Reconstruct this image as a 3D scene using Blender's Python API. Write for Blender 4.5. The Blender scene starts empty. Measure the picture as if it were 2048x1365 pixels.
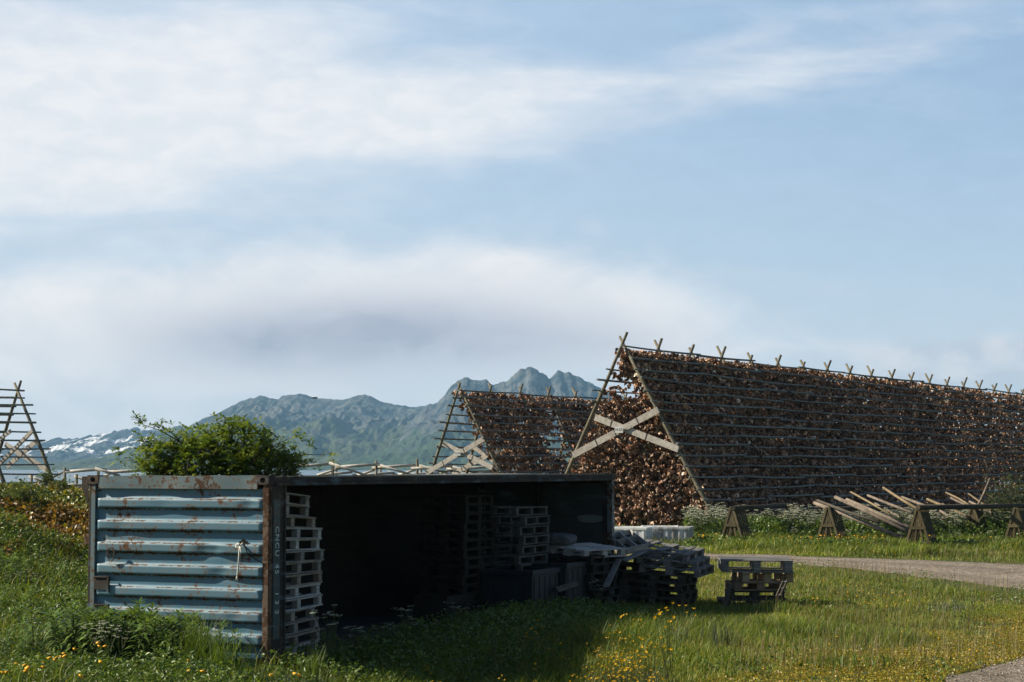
import bpy, bmesh, math, random
import numpy as np
from mathutils import Vector, Matrix, Euler
random.seed(7)
RNG = np.random.default_rng(11)
sc = bpy.context.scene
COL = sc.collection
R = math.radians
PI = math.pi

# ------------------------------------------------------------------ camera
F = 3900.0                       # focal length in pixels of the 2048 px frame
HC = 2.55
TH = math.atan((935.0 - 682.5) / F)
CT, ST = math.cos(TH), math.sin(TH)

def P(px, py, Y):
    """point seen at pixel (px, py) at distance Y in front of the camera"""
    a = (px - 1024) / F
    b = (682.5 - py) / F
    t = Y / (CT - b * ST)
    return Vector((a * t, Y, HC + t * (ST + b * CT)))

def G(px, py, z=0.0):
    """point seen at pixel (px, py) on the level z"""
    a = (px - 1024) / F
    b = (682.5 - py) / F
    t = (z - HC) / (ST + b * CT)
    return Vector((a * t, t * (CT - b * ST), z))

cam = bpy.data.cameras.new("camera")
cam.sensor_width = 36.0
cam.lens = 36.0 * F / 2048.0
cam.clip_start = 0.1
cam.clip_end = 30000
camo = bpy.data.objects.new("camera", cam)
camo.location = (0, 0, HC)
camo.rotation_euler = (PI / 2 + TH, 0, 0)
COL.objects.link(camo)
sc.camera = camo

# ------------------------------------------------------------------ object helpers
def tag(o, label=None, cat=None, group=None, kind=None):
    if label: o["label"] = label
    if cat: o["category"] = cat
    if group: o["group"] = group
    if kind: o["kind"] = kind
    return o

def empty(name, loc=(0, 0, 0), rot=(0, 0, 0), label=None, cat=None, group=None):
    o = bpy.data.objects.new(name, None)
    o.empty_display_size = 0.2
    o.location = loc
    o.rotation_euler = rot
    COL.objects.link(o)
    return tag(o, label, cat, group)

def link(name, me, parent=None, loc=None, rot=None):
    o = bpy.data.objects.new(name, me)
    COL.objects.link(o)
    if parent is not None: o.parent = parent
    if loc is not None: o.location = loc
    if rot is not None: o.rotation_euler = rot
    return o

def children(o):
    return KIDS.get(o.name, [])
KIDS = {}

def copy_tree(o, parent=None):
    c = o.copy()
    COL.objects.link(c)
    if parent is not None: c.parent = parent
    for ch in list(o.children):
        copy_tree(ch, c)
    return c

def mesh_np(name, verts, tris=None, quads=None, mat=None, col=None, smooth=False):
    """mesh from numpy arrays; col = per-vertex rgb stored as 'tint'"""
    verts = np.asarray(verts, dtype=np.float32).reshape(-1, 3)
    me = bpy.data.meshes.new(name)
    nt = 0 if tris is None else len(tris)
    nq = 0 if quads is None else len(quads)
    me.vertices.add(len(verts))
    me.vertices.foreach_set("co", verts.ravel())
    loops = []
    if nq: loops.append(np.asarray(quads, dtype=np.int32).ravel())
    if nt: loops.append(np.asarray(tris, dtype=np.int32).ravel())
    loops = np.concatenate(loops)
    me.loops.add(len(loops))
    me.loops.foreach_set("vertex_index", loops)
    start = np.concatenate([np.arange(nq) * 4, nq * 4 + np.arange(nt) * 3]).astype(np.int32)
    me.polygons.add(nq + nt)
    me.polygons.foreach_set("loop_start", start)
    if smooth:
        me.polygons.foreach_set("use_smooth", np.ones(nq + nt, dtype=bool))
    me.update(calc_edges=True)
    if col is not None:
        at = me.attributes.new("tint", 'FLOAT_COLOR', 'POINT')
        c = np.ones((len(verts), 4), dtype=np.float32)
        c[:, :3] = col
        at.data.foreach_set("color", c.ravel())
    if mat: me.materials.append(mat)
    return me

class MB:
    """collects boxes, tubes and free faces and builds ONE mesh"""
    def __init__(self):
        self.v, self.f, self.s = [], [], []
    def add(self, vs, fs, smooth=False):
        b = len(self.v)
        self.v += [tuple(x) for x in vs]
        self.f += [tuple(i + b for i in f) for f in fs]
        self.s += [smooth] * len(fs)
        return self
    def box(self, x0, x1, y0, y1, z0, z1, M=None, j=0.0):
        vs = [Vector((x, y, z)) for z in (z0, z1) for x, y in ((x0, y0), (x1, y0), (x1, y1), (x0, y1))]
        if j: vs = [v + Vector((random.uniform(-j, j), random.uniform(-j, j), random.uniform(-j, j))) for v in vs]
        if M is not None: vs = [M @ v for v in vs]
        return self.add(vs, [(3, 2, 1, 0), (4, 5, 6, 7), (0, 1, 5, 4), (1, 2, 6, 5), (2, 3, 7, 6), (3, 0, 4, 7)])
    def bar(self, a, b, w, h, up=(0, 0, 1)):
        """rectangular bar from a to b, width w, height h"""
        a, b = Vector(a), Vector(b)
        d = (b - a).normalized()
        s = d.cross(Vector(up))
        if s.length < 1e-4: s = d.cross(Vector((1, 0, 0)))
        s.normalize()
        u = s.cross(d)
        vs = []
        for p in (a, b):
            for i, k in ((-1, -1), (1, -1), (1, 1), (-1, 1)):
                vs.append(p + s * (i * w / 2) + u * (k * h / 2))
        return self.add(vs, [(0, 1, 2, 3), (7, 6, 5, 4), (0, 4, 5, 1), (1, 5, 6, 2), (2, 6, 7, 3), (3, 7, 4, 0)])
    def tube(self, pts, rad, n=7, cap=True):
        pts = [Vector(p) for p in pts]
        if not hasattr(rad, "__len__"): rad = [rad] * len(pts)
        rings = []
        ref = None
        for i, p in enumerate(pts):
            d = (pts[min(i + 1, len(pts) - 1)] - pts[max(i - 1, 0)]).normalized()
            if ref is None:
                ref = Vector((0, 0, 1)) if abs(d.z) < 0.9 else Vector((1, 0, 0))
            s = d.cross(ref).normalized()
            u = s.cross(d)
            rings.append([p + (s * math.cos(2 * PI * k / n) + u * math.sin(2 * PI * k / n)) * rad[i] for k in range(n)])
        vs = [v for r in rings for v in r]
        fs = []
        for i in range(len(pts) - 1):
            for k in range(n):
                k2 = (k + 1) % n
                fs.append((i * n + k, i * n + k2, (i + 1) * n + k2, (i + 1) * n + k))
        self.add(vs, fs, True)
        if cap:
            b = len(self.v) - len(vs)
            self.f += [tuple(b + k for k in range(n))[::-1], tuple(b + (len(pts) - 1) * n + k for k in range(n))]
            self.s += [False, False]
        return self
    def mesh(self, name, mat, bevel=0.0):
        me = bpy.data.meshes.new(name)
        me.from_pydata(self.v, [], self.f)
        me.polygons.foreach_set("use_smooth", self.s)
        if bevel > 0:
            bm = bmesh.new(); bm.from_mesh(me)
            bmesh.ops.bevel(bm, geom=list(bm.edges), offset=bevel, segments=1, affect='EDGES')
            bm.to_mesh(me); bm.free()
        bm = bmesh.new(); bm.from_mesh(me)
        bmesh.ops.recalc_face_normals(bm, faces=bm.faces)
        bm.to_mesh(me); bm.free()
        me.materials.append(mat)
        me.update()
        return me
    def build(self, name, mat, parent=None, bevel=0.0, loc=None, rot=None):
        return link(name, self.mesh(name, mat, bevel), parent, loc, rot)

# ------------------------------------------------------------------ numpy noise
def _h(ix, iy, seed):
    n = (ix.astype(np.int64) * 374761393 + iy.astype(np.int64) * 668265263 + seed * 1442695041) & 0x7fffffff
    n = ((n ^ (n >> 13)) * 1274126177) & 0x7fffffff
    n = (n ^ (n >> 16)) & 0xffff
    return n / 65535.0

def vnoise(x, y, seed=0):
    x = np.asarray(x, dtype=np.float64); y = np.asarray(y, dtype=np.float64)
    ix = np.floor(x); iy = np.floor(y)
    fx = x - ix; fy = y - iy
    fx = fx * fx * (3 - 2 * fx); fy = fy * fy * (3 - 2 * fy)
    ix = ix.astype(np.int64); iy = iy.astype(np.int64)
    a = _h(ix, iy, seed); b = _h(ix + 1, iy, seed); c = _h(ix, iy + 1, seed); d = _h(ix + 1, iy + 1, seed)
    return (a * (1 - fx) + b * fx) * (1 - fy) + (c * (1 - fx) + d * fx) * fy

def fbm(x, y, seed=0, octv=4, gain=0.5):
    s = 0; a = 1.0; t = 0
    for k in range(octv):
        s = s + a * vnoise(x * 2 ** k, y * 2 ** k, seed + k * 17)
        t += a; a *= gain
    return s / t

def ridged(x, y, seed=0, octv=5):
    s = 0; a = 1.0; t = 0
    for k in range(octv):
        s = s + a * (1 - np.abs(2 * vnoise(x * 2 ** k, y * 2 ** k, seed + k * 31) - 1))
        t += a; a *= 0.55
    return s / t

def sstep(a, b, x):
    t = np.clip((x - a) / (b - a), 0, 1)
    return t * t * (3 - 2 * t)

# ------------------------------------------------------------------ material helpers
def new_mat(name):
    m = bpy.data.materials.new(name)
    m.use_nodes = True
    nt = m.node_tree
    nt.nodes.clear()
    return m, nt

class NT:
    """small wrapper to write node graphs as expressions"""
    def __init__(self, nt): self.nt = nt
    def n(self, typ, **kw):
        nd = self.nt.nodes.new(typ)
        ins = kw.pop("ins", {})
        for k, v in kw.items(): setattr(nd, k, v)
        for k, v in ins.items(): self.set(nd.inputs[k], v)
        return nd
    def set(self, sock, v):
        if isinstance(v, bpy.types.NodeSocket): self.nt.links.new(v, sock)
        else:
            if sock.type == 'RGBA' and hasattr(v, "__len__") and len(v) == 3: v = (*v, 1)
            sock.default_value = v
    def m(self, op, a, b=None, c=None, clamp=False):
        nd = self.n("ShaderNodeMath", operation=op, use_clamp=clamp)
        for i, v in enumerate((a, b, c)):
            if v is not None: self.set(nd.inputs[i], v)
        return nd.outputs[0]
    def mix(self, fac, a, b, blend='MIX'):
        nd = self.n("ShaderNodeMix", data_type='RGBA', blend_type=blend)
        self.set(nd.inputs[0], fac); self.set(nd.inputs[6], a); self.set(nd.inputs[7], b)
        return nd.outputs[2]
    def noise(self, vec, scale, detail=4, rough=0.55, dist=0.0, dim='3D'):
        nd = self.n("ShaderNodeTexNoise", noise_dimensions=dim)
        if vec is not None: self.set(nd.inputs["Vector"], vec)
        nd.inputs["Scale"].default_value = scale
        nd.inputs["Detail"].default_value = detail
        nd.inputs["Roughness"].default_value = rough
        nd.inputs["Distortion"].default_value = dist
        return nd.outputs[0]
    def ramp(self, fac, stops, interp='LINEAR'):
        nd = self.n("ShaderNodeValToRGB")
        cr = nd.color_ramp
        cr.interpolation = interp
        while len(cr.elements) < len(stops): cr.elements.new(0.5)
        for e, (p, c) in zip(cr.elements, stops):
            e.position = p
            e.color = (*c, 1) if len(c) == 3 else c
        self.set(nd.inputs[0], fac)
        return nd.outputs[0]
    def step(self, x, a, b):
        nd = self.n("ShaderNodeMapRange", interpolation_type='SMOOTHSTEP', clamp=True)
        self.set(nd.inputs[0], x); self.set(nd.inputs[1], a); self.set(nd.inputs[2], b)
        return nd.outputs[0]
    def mapv(self, vec, scale=(1, 1, 1), loc=(0, 0, 0), rot=(0, 0, 0)):
        nd = self.n("ShaderNodeMapping")
        self.set(nd.inputs[0], vec)
        nd.inputs[1].default_value = loc; nd.inputs[2].default_value = rot; nd.inputs[3].default_value = scale
        return nd.outputs[0]
    def obj(self): return self.n("ShaderNodeTexCoord").outputs["Object"]
    def sep(self, v):
        nd = self.n("ShaderNodeSeparateXYZ"); self.set(nd.inputs[0], v); return nd.outputs
    def attr(self, name):
        return self.n("ShaderNodeAttribute", attribute_name=name).outputs["Color"]
    def rand(self): return self.n("ShaderNodeObjectInfo").outputs["Random"]
    def bump(self, h, strength=0.4, dist=0.01):
        nd = self.n("ShaderNodeBump")
        nd.inputs["Strength"].default_value = strength; nd.inputs["Distance"].default_value = dist
        self.set(nd.inputs["Height"], h)
        return nd.outputs[0]
    def bsdf(self, color, rough=0.8, normal=None, spec=0.3, metal=0.0):
        nd = self.n("ShaderNodeBsdfPrincipled")
        self.set(nd.inputs["Base Color"], color)
        self.set(nd.inputs["Roughness"], rough)
        nd.inputs["Specular IOR Level"].default_value = spec
        self.set(nd.inputs["Metallic"], metal)
        if normal is not None: self.set(nd.inputs["Normal"], normal)
        return nd.outputs[0]
    def out(self, s, vol=None):
        o = self.n("ShaderNodeOutputMaterial")
        if s is not None: self.nt.links.new(s, o.inputs[0])
        if vol is not None: self.nt.links.new(vol, o.inputs[1])

def leaf_mat(name, gloss=0.45, trans=0.35, spec=0.35):
    """foliage coloured by the mesh's own tint, partly translucent"""
    m, nt = new_mat(name)
    t = NT(nt)
    c = t.attr("tint")
    hs = t.n("ShaderNodeHueSaturation", ins={"Color": c})
    t.set(hs.inputs["Value"], t.m('ADD', t.m('MULTIPLY', t.rand(), 0.3), 0.85))
    c = hs.outputs[0]
    b = t.bsdf(c, gloss, spec=spec)
    tr = t.n("ShaderNodeBsdfTranslucent")
    t.set(tr.inputs[0], t.mix(1.0, c, (1.25, 1.2, 0.55), 'MULTIPLY'))
    mx = t.n("ShaderNodeMixShader", ins={0: trans})
    nt.links.new(b, mx.inputs[1]); nt.links.new(tr.outputs[0], mx.inputs[2])
    t.out(mx.outputs[0])
    return m

def wood_mat(name, c1, c2, c3, scale=6.0, axis='X', rough=0.85, rv=0.35, lichen=0.0):
    """weathered wood: streaks along an axis, patches, per-object value"""
    m, nt = new_mat(name)
    t = NT(nt)
    ob = t.obj()
    st = {'X': (0.6, 6, 6), 'Y': (6, 0.6, 6), 'Z': (6, 6, 0.6), 'N': (2, 2, 2)}[axis]
    off = t.n("ShaderNodeVectorMath", operation='ADD')
    t.set(off.inputs[0], ob)
    cx = t.n("ShaderNodeCombineXYZ"); t.set(cx.inputs[0], t.m('MULTIPLY', t.rand(), 37.0)); t.set(cx.inputs[1], t.m('MULTIPLY', t.rand(), 11.0))
    t.set(off.inputs[1], cx.outputs[0])
    v = off.outputs[0]
    g = t.noise(t.mapv(v, st), scale, 6, 0.65)
    p = t.noise(v, 1.7, 3)
    col = t.ramp(g, [(0.3, c1), (0.52, c2), (0.75, c3)])
    col = t.mix(t.m('MULTIPLY', t.step(p, 0.45, 0.7), 0.5), col, c1)
    if lichen:
        l = t.noise(v, 9.0, 5)
        col = t.mix(t.m('MULTIPLY', t.step(l, 0.56, 0.7), lichen), col, (0.14, 0.13, 0.05))
    hs = t.n("ShaderNodeHueSaturation", ins={"Color": col})
    t.set(hs.inputs["Value"], t.m('ADD', t.m('MULTIPLY', t.rand(), rv * 2), 1 - rv))
    t.out(t.bsdf(hs.outputs[0], rough, t.bump(g, 0.5, 0.006), 0.2))
    return m

# ------------------------------------------------------------------ sun direction, container frame
A0 = Vector((-3.103, 25.0, 0))
UA = R(24.18)
U = Vector((math.sin(UA), math.cos(UA), 0))          # along the container, away from the camera
N = Vector((math.cos(UA), -math.sin(UA), 0))         # out of its open side
CL, CW, CH = 12.19, 2.80, 2.438
SUN = (N * -1.0 - U * 0.30 + Vector((0, 0, 0.70))).normalized()
# ------------------------------------------------------------------ terrain
def terr(x, y):
    x = np.asarray(x, dtype=np.float64); y = np.asarray(y, dtype=np.float64)
    h = 0.05 * (fbm(x * 0.35, y * 0.35, 3, 3) - 0.5) * 2
    r2 = ((x + 12.6) / 6.9) ** 2 + ((y - 40.0) / 9.0) ** 2          # the heath mound beside the container
    h = h + 2.0 * np.exp(-r2 ** 2) * (1 + 0.22 * (fbm(x * 0.45, y * 0.45, 9, 3) - 0.5))
    h = h + 0.55 * np.exp(-((x + 8.5) / 3.0) ** 2 - ((y - 30.5) / 3.2) ** 2)
    h = h - 0.62 * np.exp(-((x + 0.3) / 2.3) ** 2 - ((y - 23.4) / 2.6) ** 2)   # dip before the open side
    h = h - 8.0 * sstep(135, 215, y + 0.15 * x)                      # the shore
    h = h - 3.0 * sstep(300, 1200, np.hypot(x, y))
    return h

def axis_pts(lim, fine, step, grow=1.16):
    p = list(np.arange(0, fine, step))
    s = step
    while p[-1] < lim:
        s *= grow
        p.append(p[-1] + s)
    return p
ax = axis_pts(11000, 30, 0.5)
xs = np.array([-v for v in ax[:0:-1]] + ax)
ys = np.array([-v for v in axis_pts(600, 2, 1.0)[:0:-1]] + axis_pts(11000, 72, 0.5))
gx, gy = np.meshgrid(xs, ys)
gz = terr(gx, gy)
nx, ny = len(xs), len(ys)
idx = np.arange(nx * ny).reshape(ny, nx)
q = np.stack([idx[:-1, :-1], idx[:-1, 1:], idx[1:, 1:], idx[1:, :-1]], -1).reshape(-1, 4)

m, nt = new_mat("turf_soil")
t = NT(nt); ob = t.obj()
n1 = t.noise(ob, 0.7, 5); n2 = t.noise(ob, 9.0, 5, 0.7)
c = t.mix(t.step(n1, 0.4, 0.65), (0.055, 0.075, 0.02), (0.085, 0.085, 0.028))
c = t.mix(t.step(n2, 0.5, 0.75), c, (0.05, 0.036, 0.02))
t.out(t.bsdf(c, 0.95, t.bump(n2, 0.8, 0.05), 0.1))
MAT_SOIL = m
ground = link("ground", mesh_np("ground", np.stack([gx, gy, gz], -1).reshape(-1, 3), quads=q, mat=MAT_SOIL, smooth=True))
tag(ground, kind="structure")

# gravel road curving round to the camera
IN = [(-30, 70), (-12, 63.5), (0, 58.6), (5.6, 53.8), (8.6, 49.7), (10.5, 41.5), (10.8, 34.5), (9.5, 29.6), (7.0, 26.4), (5.0, 23.0), (3.8, 19), (2.6, 13), (1.6, 4), (1.0, -14)]
OUT = [(-30, 75), (-12, 68.2), (0, 63.0), (5.87, 57.8), (13.2, 51.2), (16.4, 45), (17, 36), (15.4, 29), (12.4, 23.5), (9.6, 19), (8.0, 14), (7.0, 8), (6.4, 0), (6.0, -14)]
def dense(pl, n=200):
    pl = np.array(pl, dtype=float)
    # Catmull-Rom through the points, equal count per piece
    pp = np.vstack([2 * pl[0] - pl[1], pl, 2 * pl[-1] - pl[-2]])
    out = []
    k = 16
    for i in range(1, len(pp) - 2):
        p0, p1, p2, p3 = pp[i - 1], pp[i], pp[i + 1], pp[i + 2]
        for s in np.linspace(0, 1, k, endpoint=False):
            out.append(0.5 * (2 * p1 + (p2 - p0) * s + (2 * p0 - 5 * p1 + 4 * p2 - p3) * s * s + (3 * p1 - p0 - 3 * p2 + p3) * s ** 3))
    out.append(pp[-2])
    return np.array(out)
ei, eo = dense(IN), dense(OUT)
jit = lambda e, s: e + 0.35 * (np.stack([fbm(e[:, 0] * 1.3, e[:, 1] * 1.3, s, 3), fbm(e[:, 0] * 1.3, e[:, 1] * 1.3, s + 5, 3)], -1) - 0.5)
ei, eo = jit(ei, 41), jit(eo, 43)
K = 24
rows = np.stack([ei + (eo - ei) * k / (K - 1) for k in range(K)], 1)
rz = terr(rows[..., 0], rows[..., 1]) + 0.012
tt = np.linspace(0, 1, K)[None, :]
rz = rz + 0.012 * (fbm(rows[..., 0] * 2.2, rows[..., 1] * 2.2, 61, 3) - 0.5) - 0.02 * (np.exp(-((tt - 0.3) / 0.08) ** 2) + np.exp(-((tt - 0.7) / 0.08) ** 2)) + 0.02
rz[:, 0] -= 0.03; rz[:, -1] -= 0.03
ii = np.arange(rows.shape[0] * K).reshape(-1, K)
q = np.stack([ii[:-1, :-1], ii[1:, :-1], ii[1:, 1:], ii[:-1, 1:]], -1).reshape(-1, 4)
m, nt = new_mat("gravel")
t = NT(nt); ob = t.obj()
vo = t.n("ShaderNodeTexVoronoi", ins={"Vector": ob}); vo.inputs["Scale"].default_value = 17
n1 = t.noise(ob, 0.8, 4); n2 = t.noise(ob, 55, 3, 0.7)
c = t.mix(t.step(n1, 0.35, 0.7), (0.20, 0.165, 0.13), (0.32, 0.27, 0.22))
g = t.sep(vo.outputs["Color"])[0]
c = t.mix(0.62, c, t.ramp(g, [(0, (0.10, 0.095, 0.09)), (0.5, (0.25, 0.215, 0.18)), (1, (0.46, 0.41, 0.36))]))
c = t.mix(t.m('MULTIPLY', t.step(t.noise(ob, 2.2, 4), 0.56, 0.7), 0.5), c, (0.10, 0.10, 0.05))
c = t.mix(1.0, c, t.attr('tint'), 'MULTIPLY')
t.out(t.bsdf(c, 0.95, t.bump(t.m('ADD', vo.outputs["Distance"], n2), 0.9, 0.03), 0.15))
tr_ = np.exp(-((tt - 0.29) / 0.09) ** 2) + np.exp(-((tt - 0.71) / 0.09) ** 2)          # packed pale wheel tracks, darker loose crown
tint = (0.80 + 0.28 * tr_ + 0.35 * (fbm(rows[..., 0] * 0.9, rows[..., 1] * 0.9, 63, 4) - 0.5)).reshape(-1, 1) * np.array([[1.0, 0.98, 0.95]])
road = link("road", mesh_np("road", np.concatenate([rows, rz[..., None]], -1).reshape(-1, 3), quads=q, mat=m, smooth=True, col=tint))
tag(road, kind="structure")
ROADPOLY = np.vstack([ei, eo[::-1]])
def in_poly(x, y, poly=ROADPOLY):
    c = np.zeros(len(x), dtype=bool)
    j = len(poly) - 1
    for i in range(len(poly)):
        xi, yi = poly[i]; xj, yj = poly[j]
        cond = ((yi > y) != (yj > y))
        with np.errstate(divide='ignore', invalid='ignore'):
            c ^= cond & (x < (xj - xi) * (y - yi) / (yj - yi + 1e-12) + xi)
        j = i
    return c

# sea
m, nt = new_mat("sea_water")
t = NT(nt); ob = t.obj()
w = t.noise(t.mapv(ob, (1, 0.5, 1)), 0.6, 4)
t.out(t.bsdf((0.03, 0.075, 0.10), 0.25, t.bump(w, 0.5, 0.2), 0.35))
sx = 12000
water = link("water", mesh_np("water", [(-sx, 120, -2.6), (sx, 120, -2.6), (sx, 12000, -2.6), (-sx, 12000, -2.6)], quads=[(0, 1, 2, 3)], mat=m))
tag(water, kind="structure")

# ------------------------------------------------------------------ mountains
M1 = [(-900, 900), (-500, 880), (-200, 905), (-60, 897), (40, 893), (90, 884), (118, 876), (150, 874), (200, 868), (232, 863), (250, 857), (262, 855), (275, 851), (284, 857), (296, 859), (308, 857), (320, 862), (334, 856), (352, 851), (372, 852), (390, 858), (405, 850), (420, 840), (434, 832), (480, 850), (560, 880), (700, 905), (900, 925)]
M2 = [(150, 925), (240, 918), (310, 905), (350, 885), (385, 866), (410, 845), (440, 821), (480, 801), (520, 790), (545, 795), (556, 798), (565, 789), (600, 786), (614, 789), (625, 793), (650, 796), (690, 797), (706, 792), (718, 788), (730, 786), (742, 791), (760, 801), (790, 806), (815, 811), (835, 813), (860, 806), (900, 812), (1000, 850), (1200, 900), (1400, 925)]
M3 = [(640, 930), (700, 915), (760, 893), (800, 864), (830, 830), (850, 815), (862, 809), (878, 799), (890, 786), (903, 768), (915, 757), (936, 752), (950, 757), (972, 757), (985, 768), (1003, 761), (1018, 757), (1030, 744), (1045, 735), (1062, 731), (1078, 740), (1093, 748), (1099, 757), (1107, 746), (1117, 738), (1126, 742), (1137, 742), (1160, 753), (1198, 771), (1230, 786), (1300, 800), (1350, 790), (1400, 806), (1500, 830), (1650, 845), (1800, 860), (2048, 880), (2400, 895), (2900, 915)]

def mountain(name, crest, D, depth, seed, mat, gully=1.0, power=1.25, step=2.0, rough=5.0):
    px = np.arange(crest[0][0], crest[-1][0] + step, step)
    py = np.interp(px, [c[0] for c in crest], [c[1] for c in crest])
    py = py + rough * (fbm(px * 0.10, px * 0 + seed, seed, 5, 0.62) - 0.5) * np.clip((930 - py) / 60, 0, 1)
    cz = HC + (935 - py) / F * D                       # crest height
    T = np.concatenate([np.linspace(-0.25, 0, 8, endpoint=False), np.linspace(0, 1, 150) ** 1.15])
    xx = ((px - 1024) / F * D)[None, :]
    tt = T[:, None]
    a = np.abs(tt)
    prof = np.where(tt >= 0, (1 - np.clip(tt, 0, 1)) ** power, 1 + tt * 2.2)
    # spurs and gullies that run down from the crest
    w = 260.0
    wob = (fbm(xx / 300 + 0 * tt, tt * 3.0 + 0 * xx, seed + 3, 3) - 0.5) * 160
    g1 = ridged((xx + wob) / w, tt * 0.9 + 0 * xx, seed, 5) - 0.62
    g2 = fbm(xx / 60, tt * 14, seed + 7, 5, 0.6) - 0.5
    env = np.sin(np.clip(a * 1.02, 0, 1) * PI) ** 0.8
    z = cz[None, :] * prof + env * (cz[None, :] * 0.62 * g1 * gully + cz[None, :] * 0.20 * g2 + cz[None, :] * 0.16 * (ridged((xx + wob * .5) / 42, tt * 9, seed + 11, 5) - 0.6))
    z = np.where(tt < 0.02, np.minimum(z, cz[None, :]), z)
    lim = HC + (cz[None, :] - HC) * (D - tt * depth) / D * 0.995           # nothing on the slope may top the crest line
    z = np.where(tt > 0, np.minimum(z, lim), z)
    z = z - 14 * sstep(0.85, 1.0, tt) - 4
    yy = D - tt * depth + 0 * xx + (g1 * 120) * env
    V = np.stack([xx + 0 * tt, yy, z], -1).reshape(-1, 3)
    n = len(px); k = len(T)
    ii = np.arange(n * k).reshape(k, n)
    q = np.stack([ii[:-1, :-1], ii[1:, :-1], ii[1:, 1:], ii[:-1, 1:]], -1).reshape(-1, 4)
    o = link(name, mesh_np(name, V, quads=q, mat=mat, smooth=True))
    return tag(o, kind="structure")

def mountain_mat(name, rock, rock2, green, green_z, snow=0.0, snow_z=(0, 1)):
    m, nt = new_mat(name)
    t = NT(nt)
    geo = t.n("ShaderNodeNewGeometry")
    pos = geo.outputs["Position"]
    x, y, z = t.sep(pos)
    nz = t.sep(geo.outputs["Normal"])[2]
    n1 = t.noise(t.mapv(pos, (1, 0.4, 0.5)), 0.02, 8, 0.65)
    n2 = t.noise(pos, 0.006, 5)
    n3 = t.noise(t.mapv(pos, (1, 0.35, 0.6)), 0.05, 6, 0.7)
    c = t.mix(t.step(t.m('ADD', t.m('MULTIPLY', n1, 0.6), t.m('MULTIPLY', n3, 0.4)), 0.42, 0.58), rock, rock2)
    gm = t.m('SUBTRACT', t.m('ADD', t.step(nz, 0.35, 0.62), t.m('MULTIPLY', t.m('SUBTRACT', n2, 0.5), 2.2)),
             t.step(z, green_z[0], green_z[1]))
    c = t.mix(t.step(gm, 0.25, 0.75), c, t.mix(t.step(n1, 0.4, 0.6), green, tuple(v * 0.6 for v in green)))
    if snow:
        sn = t.noise(t.mapv(pos, (1.0, 0.12, 1.5), rot=(0, R(30), 0)), 0.0105, 5, 0.55, 0.9)
        zb = t.m('MULTIPLY', t.step(z, snow_z[0], snow_z[0] + 14), t.m('SUBTRACT', 1.0, t.step(z, snow_z[1] - 20, snow_z[1])))
        sm = t.m('MULTIPLY', t.step(sn, snow, snow + 0.03), zb)
        c = t.mix(sm, c, (0.85, 0.86, 0.88))
    t.out(t.bsdf(c, 0.95, t.bump(n1, 1.0, 22.0), 0.05))
    return m
mm1 = mountain_mat("far_rock_snow", (0.035, 0.045, 0.055), (0.09, 0.095, 0.10), (0.065, 0.078, 0.055), (5, 45), 0.525, (16, 150))
mm2 = mountain_mat("middle_rock_heath", (0.024, 0.038, 0.048), (0.125, 0.125, 0.115), (0.085, 0.105, 0.05), (30, 180), 0.68, (60, 150))
mm3 = mountain_mat("jagged_rock", (0.020, 0.033, 0.044), (0.115, 0.12, 0.12), (0.055, 0.085, 0.045), (0, 120))
mountain("mountain", M1, 6600, 1500, 5, mm1, 0.8, 1.15, rough=11.0)
mountain("mountain", M2, 5600, 2000, 23, mm2, 0.75, 1.2)
mountain("mountain", M3, 4700, 1500, 57, mm3, 1.0, 1.45, rough=8.0)

# ------------------------------------------------------------------ air
m, nt = new_mat("haze_air")
t = NT(nt)
pv = t.n("ShaderNodeVolumePrincipled")
pv.inputs["Color"].default_value = (0.34, 0.66, 1.0, 1)
pv.inputs["Density"].default_value = 0.85e-4
pv.inputs["Anisotropy"].default_value = 0.0
t.out(None, pv.outputs[0])
hz = MB().box(-9000, 9000, -60, 9000, -14, 300).build("haze", m)
tag(hz, kind="stuff")

# ------------------------------------------------------------------ sky and sun
sun = bpy.data.lights.new("sun", 'SUN')
sun.energy = 5.0
sun.angle = R(0.53)
sun.color = (1.0, 0.89, 0.70)
so = bpy.data.objects.new("sun", sun)
so.rotation_euler = (-SUN).to_track_quat('-Z', 'Y').to_euler()
so.location = (-20, 10, 30)
COL.objects.link(so)

w = bpy.data.worlds.new("World")
sc.world = w
w.use_nodes = True
nt = w.node_tree
nt.nodes.clear()
t = NT(nt)
sky = t.n("ShaderNodeTexSky")
sky.sky_type = 'NISHITA'
sky.sun_disc = False
sky.sun_elevation = math.asin(SUN.z)
sky.sun_rotation = math.atan2(SUN.x, SUN.y)
sky.air_density = 1.0; sky.dust_density = 0.6; sky.ozone_density = 1.3
d = t.n("ShaderNodeTexCoord").outputs["Generated"]
dx, dy, dz = t.sep(d)
az = t.m('MULTIPLY', t.m('ARCTAN2', dx, dy), 180 / PI)               # compass angle, degrees, 0 = the view north
el = t.m('MULTIPLY', t.m('ARCSINE', dz), 180 / PI)                  # height above the horizon, degrees
def A(px): return math.degrees(math.atan((px - 1024) / F))
def E(py): return math.degrees(math.atan((935 - py) / F))
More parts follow.
